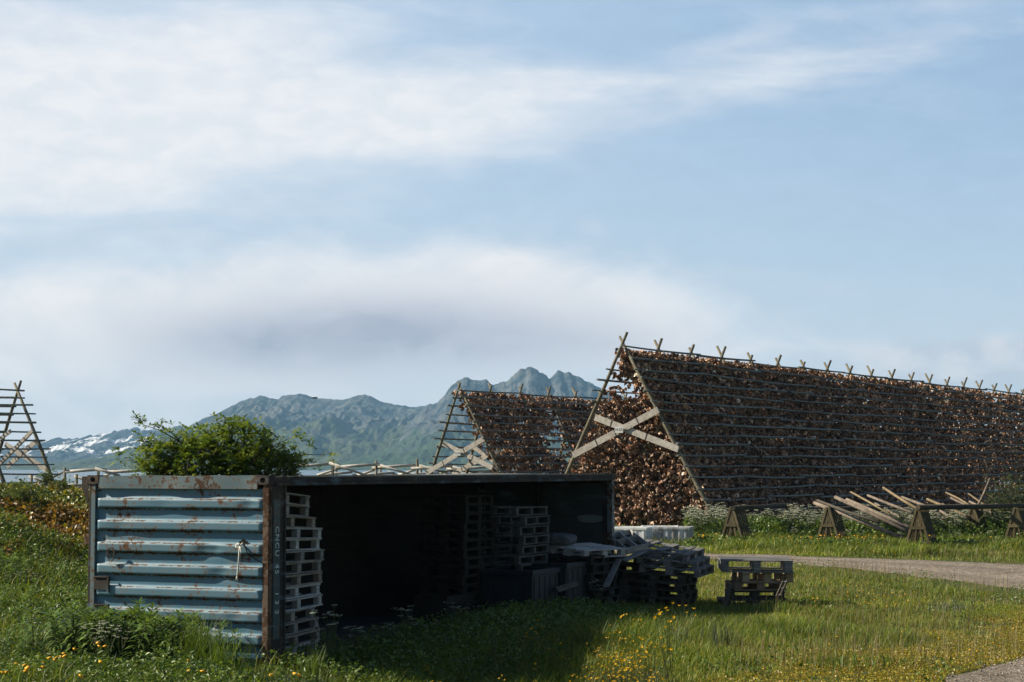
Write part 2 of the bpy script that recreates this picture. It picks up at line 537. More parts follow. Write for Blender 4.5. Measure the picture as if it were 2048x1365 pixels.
# wind-drawn cloud texture in sky coordinates
cv = t.n("ShaderNodeCombineXYZ")
t.set(cv.inputs[0], az); t.set(cv.inputs[1], el)
cv = cv.outputs[0]
warp = t.noise(cv, 0.22, 3, 0.5)
streak = t.noise(t.mapv(cv, (0.13, 0.62, 1), rot=(0, 0, R(-9))), 1.0, 6, 0.58, 0.5)
puff = t.noise(t.mapv(cv, (0.34, 0.62, 1)), 1.0, 7, 0.58, 0.45)
fine = t.noise(t.mapv(cv, (0.7, 1.6, 1), rot=(0, 0, R(-7))), 1.0, 5, 0.6, 0.4)
def blob(px, py, rx, ry, rot=0.0, amp=1.0, power=1.0):
    """soft mass of cloud centred on a sky direction"""
    a0, e0 = A(px), E(py)
    c_, s_ = math.cos(R(rot)), math.sin(R(rot))
    sx_, sy_ = rx / 68.0, ry / 68.0
    x_ = t.m('SUBTRACT', az, a0); y_ = t.m('SUBTRACT', el, e0)
    u_ = t.m('ADD', t.m('MULTIPLY', x_, c_ / sx_), t.m('MULTIPLY', y_, s_ / sx_))
    v_ = t.m('ADD', t.m('MULTIPLY', x_, -s_ / sy_), t.m('MULTIPLY', y_, c_ / sy_))
    r_ = t.m('ADD', t.m('MULTIPLY', u_, u_), t.m('MULTIPLY', v_, v_))
    if power != 1.0: r_ = t.m('POWER', r_, power)
    return t.m('MULTIPLY', t.m('EXPONENT', t.m('MULTIPLY', r_, -1.0)), amp)
def total(*bs):
    s = bs[0]
    for b in bs[1:]: s = t.m('ADD', s, b)
    return s
# upper sheet: broad at the west, drawn out to the east
up = total(blob(60, 300, 620, 190, 8, 1.0), blob(700, 240, 560, 105, 8, 0.85), blob(1300, 185, 460, 78, 7, 0.50),
           blob(1720, 115, 320, 52, 12, 0.30), blob(250, 60, 500, 90, 0, 0.45), blob(1750, 25, 260, 22, 3, 0.25), blob(1490, 75, 130, 18, 6, 0.25),
           blob(-500, 200, 700, 260, 0, 0.9))
# lower bank with a grey belly
lo = total(blob(640, 650, 430, 130, 2, 1.05), blob(180, 690, 340, 125, 0, 1.05), blob(1120, 630, 360, 130, -8, 0.9), blob(1330, 690, 260, 90, -10, 0.5), blob(100, 820, 460, 120, 0, 1.0),
           blob(760, 830, 600, 85, 0, 0.7), blob(520, 525, 150, 45, 10, 0.35), blob(1010, 530, 120, 40, 0, 0.3), blob(-600, 700, 600, 160, 0, 0.8))
ea = total(blob(1960, 724, 240, 40, 0, 1.1), blob(1560, 700, 170, 22, 0, 0.4), blob(1170, 450, 45, 32, 0, 0.35), blob(1550, 560, 230, 20, 8, 0.22), blob(2500, 700, 350, 60, 0, 0.9), blob(1750, 790, 420, 45, 0, 0.6))
mu = t.m('MULTIPLY', t.step(t.m('ADD', up, t.m('MULTIPLY', t.m('SUBTRACT', streak, 0.5), 1.7)), 0.0, 1.30), 0.95)
ml = t.m('MULTIPLY', t.step(t.m('ADD', lo, t.m('MULTIPLY', t.m('ADD', t.m('MULTIPLY', t.m('SUBTRACT', puff, 0.5), 1.5), t.m('MULTIPLY', t.m('SUBTRACT', fine, 0.5), 0.5)))), 0.08, 1.20), 0.97)
me_ = t.m('MULTIPLY', t.step(t.m('ADD', ea, t.m('MULTIPLY', t.m('SUBTRACT', puff, 0.5), 0.9)), 0.15, 0.9), 0.85)
belly = total(blob(800, 668, 360, 85, 0, 1.15), blob(480, 690, 240, 60, 0, 0.6), blob(1180, 690, 200, 50, 0, 0.4), blob(1800, 770, 400, 28, 0, 0.5))
belly = t.m('MINIMUM', t.m('MULTIPLY', belly, t.m('ADD', 0.75, t.m('MULTIPLY', t.m('SUBTRACT', puff, 0.5), 1.2))), 1.0)
SKYK = 0.050
base = t.mix(1.0, sky.outputs[0], (SKYK, SKYK, SKYK), 'MULTIPLY')
north = t.m('MULTIPLY', t.step(dy, 0.25, 0.85), t.m('SUBTRACT', 1.0, t.step(dz, 0.24, 0.42)))      # pale veil only in the viewed sky; the rest kept dark to deepen shade
veil = t.m('MULTIPLY', t.m('ADD', 0.78, t.m('MULTIPLY', t.m('SUBTRACT', fine, 0.5), 0.22)), north)
c = t.mix(veil, base, t.mix(t.step(el, 1.0, 13.0), (0.39, 0.47, 0.555), t.mix(t.step(az, -8.0, 16.0), (0.33, 0.425, 0.54), (0.24, 0.345, 0.485))))
white = t.mix(t.step(fine, 0.3, 0.7), (0.49, 0.51, 0.54), (0.56, 0.56, 0.57))
c = t.mix(t.m('MULTIPLY', t.m('MULTIPLY', t.m('SUBTRACT', 1.0, t.step(el, 0.2, 6.5)), 0.55), north), c, (0.49, 0.51, 0.545))      # milky air low down
c = t.mix(mu, c, white)
c = t.mix(me_, c, t.mix(t.step(puff, 0.35, 0.62), (0.36, 0.38, 0.43), (0.51, 0.50, 0.51)))
c = t.mix(ml, c, t.mix(belly, t.mix(t.step(puff, 0.35, 0.65), (0.53, 0.528, 0.54), (0.60, 0.585, 0.58)), (0.275, 0.285, 0.345)))
c = t.mix(t.step(el, -1.0, -6.0), c, (0.25, 0.3, 0.34))
bg = t.n("ShaderNodeBackground")
t.set(bg.inputs[0], c)
bg.inputs[1].default_value = 1.0
wo = t.n("ShaderNodeOutputWorld")
nt.links.new(bg.outputs[0], wo.inputs[0])

sc.view_settings.view_transform = 'Standard'
sc.view_settings.look = 'None'
sc.view_settings.exposure = 0.75
sc.view_settings.gamma = 1.0
sc.cycles.max_bounces = 6
sc.cycles.diffuse_bounces = 3
sc.cycles.glossy_bounces = 2
sc.cycles.transmission_bounces = 3
sc.cycles.transparent_max_bounces = 6
sc.cycles.volume_bounces = 0
sc.cycles.caustics_reflective = False
sc.cycles.caustics_refractive = False
# ------------------------------------------------------------------ the shipping container
def paint_mat(name, base, base2, rust_amt, edge=None, rough=0.45, dirt=0.5):
    """old blue paint with rust blooms, runs and chips; edge = (pitch, phase, width) adds rust along the corrugation folds"""
    m, nt = new_mat(name)
    t = NT(nt); ob = t.obj()
    x, y, z = t.sep(ob)
    n1 = t.noise(ob, 1.6, 5, 0.6)
    n2 = t.noise(ob, 14.0, 6, 0.7)
    run = t.noise(t.mapv(ob, (26, 26, 0.9)), 1.0, 4, 0.6)
    c = t.mix(t.step(n1, 0.35, 0.7), base, base2)
    c = t.mix(t.m('MULTIPLY', t.step(run, 0.5, 0.8), 0.28 * dirt), c, tuple(v * 0.55 for v in base))
    chalk = t.noise(t.mapv(ob, (0.7, 0.7, 3.0)), 2.2, 5)
    c = t.mix(t.m('MULTIPLY', t.step(chalk, 0.52, 0.75), 0.5), c, (0.17, 0.265, 0.33))
    if edge:                                    # sunlit look of the outward ribs put into their colour, a greyer blue
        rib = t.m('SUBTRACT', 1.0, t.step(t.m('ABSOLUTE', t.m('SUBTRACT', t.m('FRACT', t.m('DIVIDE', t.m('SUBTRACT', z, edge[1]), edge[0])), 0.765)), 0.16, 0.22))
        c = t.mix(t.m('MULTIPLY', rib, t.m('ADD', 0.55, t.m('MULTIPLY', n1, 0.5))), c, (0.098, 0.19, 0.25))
    rmask = t.m('ADD', t.m('MULTIPLY', n1, 0.45), t.m('MULTIPLY', n2, 0.55))
    if edge:
        ph = t.m('FRACT', t.m('DIVIDE', t.m('SUBTRACT', z, edge[1]), edge[0]))
        e1 = t.m('SUBTRACT', 1.0, t.step(t.m('ABSOLUTE', t.m('SUBTRACT', ph, edge[2])), 0.0, 0.09))
        e2 = t.m('SUBTRACT', 1.0, t.step(t.m('ABSOLUTE', t.m('SUBTRACT', ph, edge[3])), 0.0, 0.05))
        lng = t.noise(t.mapv(ob, (1.2, 1.2, 0.4)), 1.5, 4)
        rmask = t.m('ADD', rmask, t.m('MULTIPLY', t.m('MULTIPLY', t.m('ADD', e1, t.m('MULTIPLY', e2, 0.8)), lng), 0.22))
    r = t.step(rmask, 1 - rust_amt, 1 - rust_amt + 0.05)
    halo = t.step(rmask, 1 - rust_amt - 0.06, 1 - rust_amt + 0.03)
    rust = t.ramp(n2, [(0.3, (0.022, 0.013, 0.009)), (0.55, (0.065, 0.032, 0.017)), (0.78, (0.17, 0.078, 0.036))])
    c = t.mix(t.m('MULTIPLY', halo, 0.45), c, (0.20, 0.15, 0.11))
    c = t.mix(r, c, rust)
    rg = t.m('ADD', rough, t.m('MULTIPLY', r, 0.4))
    t.out(t.bsdf(c, rg, t.bump(t.m('ADD', t.m('MULTIPLY', n2, 0.4), t.m('MULTIPLY', r, -0.5)), 0.25, 0.004), 0.35))
    return m

ROT_C = (0, 0, -UA)
cont = empty("shipping_container", A0, ROT_C, "long rusty blue shipping container with one open side, lying in the grass full of pallets", "shipping container")
PITCH = 0.289
Z_RIDGE = CH - 0.295                    # the first outward rib starts below the top rail
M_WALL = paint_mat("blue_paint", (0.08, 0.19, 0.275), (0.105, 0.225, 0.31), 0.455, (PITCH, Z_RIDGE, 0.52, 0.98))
M_RAIL = paint_mat("rail_paint", (0.10, 0.165, 0.20), (0.145, 0.20, 0.22), 0.49)
M_RUST = paint_mat("rusty_steel", (0.10, 0.068, 0.048), (0.16, 0.10, 0.068), 0.53, None, 0.8)
M_DARK = paint_mat("dark_rust_steel", (0.028, 0.024, 0.022), (0.05, 0.037, 0.03), 0.41, None, 0.85)
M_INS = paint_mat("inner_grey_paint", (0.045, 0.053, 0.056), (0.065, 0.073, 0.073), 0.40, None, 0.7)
M_TEAL = paint_mat("post_teal_paint", (0.035, 0.06, 0.066), (0.05, 0.078, 0.082), 0.46, None, 0.6)

# end wall: horizontal trapezoid ribs, pressed out by 45 mm, with dents
def end_wall():
    x0, x1 = -CW + 0.115, -0.075
    z1, z0 = CH - 0.165, 0.12
    prof = []                                        # (z, out) from the top down
    zz = z1
    prof.append((z1, 0.0))
    z = Z_RIDGE
    dpt = 0.046
    while z > z0 + 0.02:
        prof += [(z + 0.006, 0.0), (z - 0.012, dpt), (z - 0.125, dpt), (z - 0.140, 0.0)]
        z -= PITCH
    prof = [p for p in prof if p[0] > z0] + [(z0, 0.0)]
    # subdivide flats for the dents
    pr = []
    for (za, oa), (zb, ob) in zip(prof[:-1], prof[1:]):
        k = max(1, int((za - zb) / 0.028))
        pr += [(za + (zb - za) * i / k, oa + (ob - oa) * i / k) for i in range(k)]
    pr.append(prof[-1])
    zs = np.array([p[0] for p in pr]); os_ = np.array([p[1] for p in pr])
    xs_ = np.linspace(x0, x1, 150)
    X, Z = np.meshgrid(xs_, zs)
    O = np.repeat(os_[:, None], len(xs_), 1)
    ridge = O > 0.02
    d = 0.006 * (fbm(X * 2.5, Z * 2.5, 81, 3) - 0.5)
    for (cx, cz, r, a) in ((-0.95, 1.47, 0.13, -0.030), (-0.80, 1.47, 0.09, -0.022), (-0.30, 2.06, 0.12, -0.022), (-0.72, 1.18, 0.16, -0.028),
                           (-2.3, 0.62, 0.14, -0.018), (-1.6, 2.06, 0.2, -0.012), (-2.3, 1.76, 0.16, -0.012), (-1.1, 0.6, 0.15, -0.012), (-0.5, 0.62, 0.12, -0.016)):
        d = d + a * np.exp(-((X - cx) / r) ** 2 - ((Z - cz) / (r * 0.6)) ** 2) * np.where(ridge, 1, 0.3)
    # the fold ends: the ribs die out at both ends
    fade = np.clip(np.minimum(X - x0, x1 - X) / 0.06, 0, 1)
    O = O * (fade ** 0.7)
    V = np.stack([X, -(O + d), Z + 0.004 * (fbm(X * 3, Z * 0 + 2, 5, 2) - 0.5)], -1).reshape(-1, 3)
    ii = np.arange(V.shape[0]).reshape(X.shape)
    q = np.stack([ii[:-1, :-1], ii[1:, :-1], ii[1:, 1:], ii[:-1, 1:]], -1).reshape(-1, 4)
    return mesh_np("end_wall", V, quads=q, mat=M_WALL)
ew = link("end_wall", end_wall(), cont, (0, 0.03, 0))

# header and sill of the end frame (slightly dented top edge)
def dented_box(x0, x1, y0, y1, z0, z1, n, amp, seed):
    mb = MB()
    st = []
    for i in range(n + 1):
        x = x0 + (x1 - x0) * i / n
        dz = amp * (float(vnoise(x * 3.1, seed, seed)) - 0.5)
        dy = amp * 1.1 * (float(vnoise(x * 2.3, seed + 9, seed)) - 0.5)
        st.append((x, dy, dz))
    vs, fs = [], []
    for x, dy, dz in st:
        vs += [(x, y0 + dy, z0), (x, y0 + dy * 0.6, z0 + (z1 - z0) * 0.5 + dz * 0.3), (x, y0 + dy * 0.3, z1 + dz), (x, y1, z1 + dz), (x, y1, z0)]
    for i in range(n):
        a = i * 5; b = a + 5
        for k in range(5):
            k2 = (k + 1) % 5
            fs.append((a + k, a + k2, b + k2, b + k))
    fs += [(0, 1, 2, 3, 4), tuple(n * 5 + k for k in (4, 3, 2, 1, 0))]
    return mb.add(vs, fs)
dented_box(-CW + 0.17, -0.165, -0.02, 0.135, CH - 0.168, CH, 40, 0.020, 4).build("header_rail", M_RAIL, cont)
dented_box(-CW + 0.17, -0.165, -0.015, 0.10, 0.0, 0.122, 30, 0.012, 8).build("sill_rail", M_RAIL, cont)

# corner posts and castings
def casting(x, y, z, parent_name="corner_casting", hole='y', mat=M_DARK):
    """hollow corner block with an oval hole in its outer face; x, y, z = lowest corner"""
    s, hz_, w = 0.162, 0.118, 0.178
    mb = MB()
    # outer face with an eight-sided hole at y0
    n = 12
    cx, cz = x + w / 2, z + hz_ / 2
    hole_pts = [(cx + 0.04 * math.cos(2 * PI * k / n), cz + 0.034 * math.sin(2 * PI * k / n)) for k in range(n)]
    outp = []
    for k in range(n):
        a = 2 * PI * k / n
        c_, s_ = math.cos(a), math.sin(a)
        r = min((w / 2) / max(abs(c_), 1e-6), (hz_ / 2) / max(abs(s_), 1e-6))
        outp.append((cx + r * c_, cz + r * s_))
    vs = [(px, y, pz) for px, pz in hole_pts] + [(px, y, pz) for px, pz in outp] + [(px, y + 0.05, pz) for px, pz in hole_pts]
    fs = []
    for k in range(n):
        k2 = (k + 1) % n
        fs += [(k, k2, n + k2, n + k), (k, 2 * n + k, 2 * n + k2, k2)]
    fs.append(tuple(2 * n + k for k in range(n)))
    mb.add(vs, fs)
    y1 = y + s
    vs = [(x, y, z), (x + w, y, z), (x + w, y, z + hz_), (x, y, z + hz_), (x, y1, z), (x + w, y1, z), (x + w, y1, z + hz_), (x, y1, z + hz_)]
    mb.add(vs, [(4, 5, 6, 7)[::-1], (0, 1, 5, 4), (1, 2, 6, 5), (2, 3, 7, 6), (3, 0, 4, 7)])
    return mb.build("corner_casting", mat, cont)
casting(-0.172, -0.028, CH - 0.112)
casting(-CW - 0.008, -0.028, CH - 0.112)
casting(-0.172, CL - 0.13, CH - 0.112)
casting(-CW - 0.008, CL - 0.13, CH - 0.112)
casting(-0.172, -0.028, -0.02)
# post at the near corner: orange rusty flange, dark return with a painted teal plate
pm = MB()
pm.box(-0.085, 0.0, -0.012, 0.03, 0.1, CH - 0.115)
pm.box(-0.03, 0.004, 0.03, 0.07, 0.1, CH - 0.115)
post = pm.build("corner_post", M_RUST, cont, 0.004)
pm = MB().box(-0.05, 0.001, 0.072, 0.36, 0.05, CH - 0.12)
pm.box(-0.05, 0.02, 0.36, 0.40, 0.05, CH - 0.12)
plate = pm.build("post_plate", M_DARK, post, 0.004)
MB().box(0.004, 0.009, 0.10, 0.265, 0.35, CH - 0.30).build("painted_panel", M_TEAL, post, 0.002)
MB().box(-CW + 0.05, -CW + 0.118, -0.014, 0.09, 0.1, CH - 0.115).build("corner_post", M_RAIL, cont, 0.005)
MB().box(-CW + 0.004, -CW + 0.049, -0.004, 0.09, 0.0, CH - 0.115).build("post_flange", M_DARK, cont, 0.004)
MB().box(-0.10, 0.002, CL - 0.12, CL, 0.0, CH - 0.115).build("corner_post", M_RAIL, cont, 0.005)
MB().box(-CW, -CW + 0.10, CL - 0.12, CL, 0.0, CH - 0.115).build("corner_post", M_DARK, cont, 0.005)
# bracket plates on the far edge of the end, and rusty stubs
mb = MB()
mb.add([(-CW - 0.115, 0.0, CH - 0.01), (-CW - 0.01, 0.0, CH - 0.01), (-CW - 0.01, 0.0, CH - 0.42), (-CW - 0.115, 0.012, CH - 0.01), (-CW - 0.01, 0.012, CH - 0.01), (-CW - 0.01, 0.012, CH - 0.42), (-CW - 0.115, 0.0, CH - 0.14), (-CW - 0.115, 0.012, CH - 0.14)],
       [(0, 6, 2, 1), (3, 4, 5, 7), (0, 1, 4, 3), (1, 2, 5, 4), (2, 6, 7, 5), (6, 0, 3, 7)])
mb.build("gusset_plate", M_DARK, cont)
MB().box(-CW - 0.085, -CW, 0.02, 0.10, 1.52, 1.66).build("bracket", M_RUST, cont, 0.004)
MB().box(-CW - 0.10, -CW, 0.02, 0.14, 0.36, 0.52).build("bracket", M_RUST, cont, 0.004)
# two rusty lashing pockets let into the lower outer corner
for z0_ in (0.93, 0.56):
    mb = MB()
    x0_, x1_ = -CW + 0.12, -CW + 0.34
    mb.box(x0_, x1_, -0.030, -0.022, z0_, z0_ + 0.16)
    mb.box(x0_, x1_, -0.046, -0.022, z0_ + 0.16, z0_ + 0.18, j=0.004)
    mb.box(x1_, x1_ + 0.026, -0.044, -0.010, z0_ - 0.03, z0_ + 0.18, j=0.003)
    mb.build("lashing_pocket", M_DARK, cont, 0.002)
mb = MB()
for k in range(14):
    a0_, a1_ = 2 * PI * k / 14, 2 * PI * (k + 1) / 14
    mb.bar((-CW + 0.405 + 0.058 * math.cos(a0_), -0.05, 1.40 + 0.085 * math.sin(a0_)), (-CW + 0.405 + 0.058 * math.cos(a1_), -0.05, 1.40 + 0.085 * math.sin(a1_)), 0.016, 0.016, (0, 1, 0))
mb.build("lashing_ring", M_DARK, cont)

# long walls, roof, floor
def corr(along, height, pitch, depth, seed):
    pts = []
    a = 0.0
    while a < along:
        pts += [(a, 0), (a + pitch * 0.25, 0), (a + pitch * 0.5, depth), (a + pitch * 0.75, depth)]
        a += pitch
    pts = [p for p in pts if p[0] <= along] + [(along, 0)]
    return pts
pts = corr(CL - 0.24, 1, 0.28, 0.036, 1)
vs, fs = [], []
for a, o in pts:                                     # roof: ribs across, slightly sagging
    sag = -0.012 * math.sin(PI * a / CL)
    vs += [(-CW - 0.004, 0.12 + a, CH - 0.045 + o + sag), (-0.12, 0.12 + a, CH - 0.045 + o + sag)]
for i in range(len(pts) - 1): fs.append((2 * i, 2 * i + 1, 2 * i + 3, 2 * i + 2))
M_ROOF = paint_mat("roof_paint", (0.30, 0.35, 0.37), (0.36, 0.40, 0.41), 0.40)
MB().add(vs, fs).build("roof", M_ROOF, cont)
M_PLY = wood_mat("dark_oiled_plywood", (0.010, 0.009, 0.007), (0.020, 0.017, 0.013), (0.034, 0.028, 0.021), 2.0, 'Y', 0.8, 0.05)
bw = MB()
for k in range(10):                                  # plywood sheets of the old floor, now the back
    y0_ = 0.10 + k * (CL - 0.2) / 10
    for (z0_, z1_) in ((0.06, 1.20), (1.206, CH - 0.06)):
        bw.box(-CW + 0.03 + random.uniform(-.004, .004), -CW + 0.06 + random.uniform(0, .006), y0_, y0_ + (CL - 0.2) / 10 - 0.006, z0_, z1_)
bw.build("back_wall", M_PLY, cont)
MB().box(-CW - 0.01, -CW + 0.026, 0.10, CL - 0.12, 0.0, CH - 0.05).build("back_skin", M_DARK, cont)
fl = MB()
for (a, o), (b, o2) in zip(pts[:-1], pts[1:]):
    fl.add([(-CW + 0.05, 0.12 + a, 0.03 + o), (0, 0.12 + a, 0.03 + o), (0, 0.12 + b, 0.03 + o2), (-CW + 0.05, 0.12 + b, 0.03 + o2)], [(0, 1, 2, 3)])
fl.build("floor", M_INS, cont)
# top rail and low sill along the open side
tr = MB().box(-0.12, 0.0, 0.14, CL - 0.135, CH - 0.078, CH - 0.012)
tr.box(-0.05, 0.018, 0.13, CL - 0.135, CH - 0.128, CH - 0.08)
tr.box(-0.13, -0.004, 0.14, CL - 0.135, CH - 0.010, CH + 0.002)
tr.build("top_rail", M_DARK, cont, 0.003)
MB().box(-0.09, -0.002, 0.12, CL - 0.13, 0.0, 0.10).build("sill_rail", M_DARK, cont, 0.003)
MB().box(-CW, -0.10, CL - 0.14, CL - 0.002, CH - 0.06, CH - 0.006).build("header_rail", M_RAIL, cont)
# the doors close the far end; seen from inside, with pale worn patches
M_PATCH = paint_mat("bare_patch", (0.17, 0.20, 0.20), (0.20, 0.23, 0.23), 0.33, None, 0.7)
for x0_, x1_ in ((-CW + 0.09, -1.456), (-1.453, -0.09)):
    d_ = MB().box(x0_, x1_, CL - 0.07, CL - 0.03, 0.0, CH - 0.03).build("door", M_INS, cont, 0.004)
    fr = MB()
    fr.box(x0_ + 0.02, x0_ + 0.10, CL - 0.10, CL - 0.072, 0.08, CH - 0.09)
    fr.box(x1_ - 0.10, x1_ - 0.02, CL - 0.10, CL - 0.072, 0.08, CH - 0.09)
    fr.box(x0_ + 0.103, x1_ - 0.103, CL - 0.096, CL - 0.072, CH - 0.19, CH - 0.09)
    fr.build("door_frame", M_DARK, d_, 0.003)
    mb = MB()
    cx, cz, rx, rz_ = ((-0.45, 1.60, 0.28, 0.075) if x0_ > -1.5 else (-1.95, 1.50, 0.16, 0.05))
    ring = [(cx + rx * (1 + 0.12 * math.sin(3 * a + 1)) * math.cos(a), CL - 0.072, cz + rz_ * math.sin(a)) for a in (2 * PI * k / 20 for k in range(20))]
    ring2 = [(p[0], CL - 0.076, p[2]) for p in ring]
    mb.add(ring + ring2, [tuple(range(20, 40))] + [(k, (k + 1) % 20, 20 + (k + 1) % 20, 20 + k) for k in range(20)])
    mb.build("worn_patch", M_PATCH, d_)

MB().box(-CW + 0.02, -0.02, CL - 0.028, CL - 0.004, 0.0, CH - 0.008).build("door_seal_sheet", M_DARK, cont)  # unseen sheet added behind the doors to stop light through their seam
# lettering ------------------------------------------------------------------
m, nt = new_mat("white_letter_paint")
t = NT(nt)
t.out(t.bsdf(t.mix(t.step(t.noise(t.obj(), 30, 4), 0.42, 0.6), (0.70, 0.74, 0.75), (0.50, 0.57, 0.60)), 0.6))
M_LET = m
m, nt = new_mat("black_letter_paint")
t = NT(nt); t.out(t.bsdf((0.02, 0.02, 0.022), 0.6)); M_BLACK = m
def text_mesh(s, size, mat, depth=0.001, spacing=1.0):
    cu = bpy.data.curves.new("lettering", 'FONT')
    cu.body = s; cu.size = size; cu.extrude = depth; cu.align_x = 'CENTER'; cu.align_y = 'CENTER'
    cu.space_character = spacing
    o = bpy.data.objects.new("lettering", cu)
    COL.objects.link(o)
    dg = bpy.context.evaluated_depsgraph_get()
    me = bpy.data.meshes.new_from_object(o.evaluated_get(dg))
    bpy.data.objects.remove(o)
    bpy.data.curves.remove(cu)
    me.materials.clear(); me.materials.append(mat)
    return me
def letters(s, size, mat, parent, M, spacing=1.0):
    me = text_mesh(s, size, mat, 0.001, spacing)
    me.transform(M)
    return link("lettering", me, parent)
def ML(origin, ex, ey):
    ex, ey = Vector(ex), Vector(ey); ez = ex.cross(ey)
    M = Matrix((ex, ey, ez)).transposed().to_4x4(); M.translation = Vector(origin); return M
# number running down the corner plate (letters turned a quarter)
letters("CNCU", 0.125, M_LET, post, ML((0.0115, 0.185, 1.60), (0, 0, -1), (0, 1, 0)), 1.15)
letters("45", 0.125, M_LET, post, ML((0.0115, 0.185, 1.245), (0, 0, -1), (0, 1, 0)), 1.15)
for ch, z_ in (("1", 0.93), ("3", 0.82), ("2", 0.70)): letters(ch, 0.125, M_LET, post, ML((0.0115, 0.185, z_), (0, 0, -1), (0, 1, 0)))
# part of the number on the end, letters lying on their side
for ch, x_, rt in (("U", -1.30, -90), ("3", -1.13, 0), ("N", -0.975, 0), ("M", -0.79, 90)):
    M = ML((x_, 0.0275, 0.50), (math.cos(R(rt)), 0, math.sin(R(rt))), (-math.sin(R(rt)), 0, math.cos(R(rt))))
    letters(ch, 0.165, M_LET, ew, Matrix.Translation((0, -0.03, 0)) @ M)

# cut hole with a knotted rope
hx, hz0 = -0.39, 1.575
mb = MB()
n = 14
ring = [(hx + (0.062 + 0.022 * math.sin(2.3 * k)) * math.cos(2 * PI * k / n), 0.022, hz0 + (0.05 + 0.02 * math.sin(1.7 * k + 1)) * math.sin(2 * PI * k / n)) for k in range(n)]
mb.add(ring, [tuple(range(n))])
m, nt = new_mat("hole_dark"); t = NT(nt); t.out(t.bsdf((0.008, 0.008, 0.008), 0.9)); M_HOLE = m
mb.add([(p[0], p[1] - 0.006, p[2]) for p in ring], [tuple(range(n))])
mb.build("cut_hole", M_HOLE, cont)
m, nt = new_mat("white_rope"); t = NT(nt); t.out(t.bsdf((0.62, 0.60, 0.54), 0.9, t.bump(t.noise(t.obj(), 120, 2), 0.6, 0.004))); M_ROPE = m
rp = empty("rope", A0 + N * hx - U * 0.05 + Vector((0, 0, hz0)), ROT_C, "frayed white rope knotted through the hole in the blue container end", "rope")
mb = MB()
mb.tube([(0.0, 0.05, 0.0), (0.012, -0.03, -0.03), (0.01, -0.045, -0.10), (0.002, -0.05, -0.25), (-0.008, -0.05, -0.38), (-0.018, -0.05, -0.43)], [0.012, 0.013, 0.011, 0.009, 0.012, 0.008], 6)
mb.tube([(0.015, -0.03, -0.03), (0.03, -0.045, -0.06), (0.035, -0.045, -0.15), (0.03, -0.045, -0.17)], [0.011, 0.010, 0.008, 0.006], 6)
mb.tube([(-0.018, -0.05, -0.42), (-0.03, -0.055, -0.47)], [0.012, 0.004], 5)
mb.tube([(-0.016, -0.05, -0.42), (-0.008, -0.055, -0.48)], [0.010, 0.004], 5)
mb.build("strand", M_ROPE, rp)
mb = MB()
mb.tube([(-0.02 + 0.028 * math.cos(a), -0.03 - 0.01 * math.sin(2 * a), -0.03 + 0.026 * math.sin(a)) for a in np.linspace(0, 2 * PI, 12)], 0.012, 6)
mb.build("knot", M_ROPE, rp)
cb = MB()
cb.tube([(hx + 0.02, 0.0, hz0), (hx + 0.10, -0.045, hz0 - 0.12), (hx + 0.20, -0.03, hz0 - 0.19), (-0.09, -0.028, hz0 - 0.24)], 0.007, 5)
cbo = cb.build("cable", M_HOLE, None, 0, A0, ROT_C)
tag(cbo, "thin dark cable running down from the hole in the container end to its corner post", "cable")
# ------------------------------------------------------------------ pallets
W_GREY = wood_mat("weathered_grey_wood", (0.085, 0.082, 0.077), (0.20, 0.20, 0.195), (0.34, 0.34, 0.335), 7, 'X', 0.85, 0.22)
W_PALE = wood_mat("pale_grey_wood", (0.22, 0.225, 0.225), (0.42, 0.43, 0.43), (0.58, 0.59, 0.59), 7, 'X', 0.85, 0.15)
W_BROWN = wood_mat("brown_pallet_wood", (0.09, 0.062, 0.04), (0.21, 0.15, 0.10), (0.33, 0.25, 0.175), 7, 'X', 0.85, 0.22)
W_DARK = wood_mat("dark_wood", (0.030, 0.026, 0.02), (0.07, 0.062, 0.05), (0.13, 0.115, 0.095), 7, 'X', 0.85, 0.2)  # plain dark brown tone for lower pallets, odd boards and beams
W_BLACK = wood_mat("shaded_black_wood", (0.012, 0.011, 0.009), (0.025, 0.022, 0.018), (0.045, 0.040, 0.033), 7, 'X', 0.85, 0.2)  # pallet wood blackened to stand in for shade in and before the container
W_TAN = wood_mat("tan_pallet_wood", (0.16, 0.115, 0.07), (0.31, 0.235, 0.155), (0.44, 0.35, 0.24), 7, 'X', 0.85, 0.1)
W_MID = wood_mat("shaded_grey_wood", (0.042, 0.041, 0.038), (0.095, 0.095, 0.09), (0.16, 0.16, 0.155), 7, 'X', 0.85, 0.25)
W_MOSS = wood_mat("mossy_wood", (0.05, 0.042, 0.024), (0.115, 0.095, 0.055), (0.19, 0.16, 0.095), 7, 'X', 0.9, 0.2, 0.4)

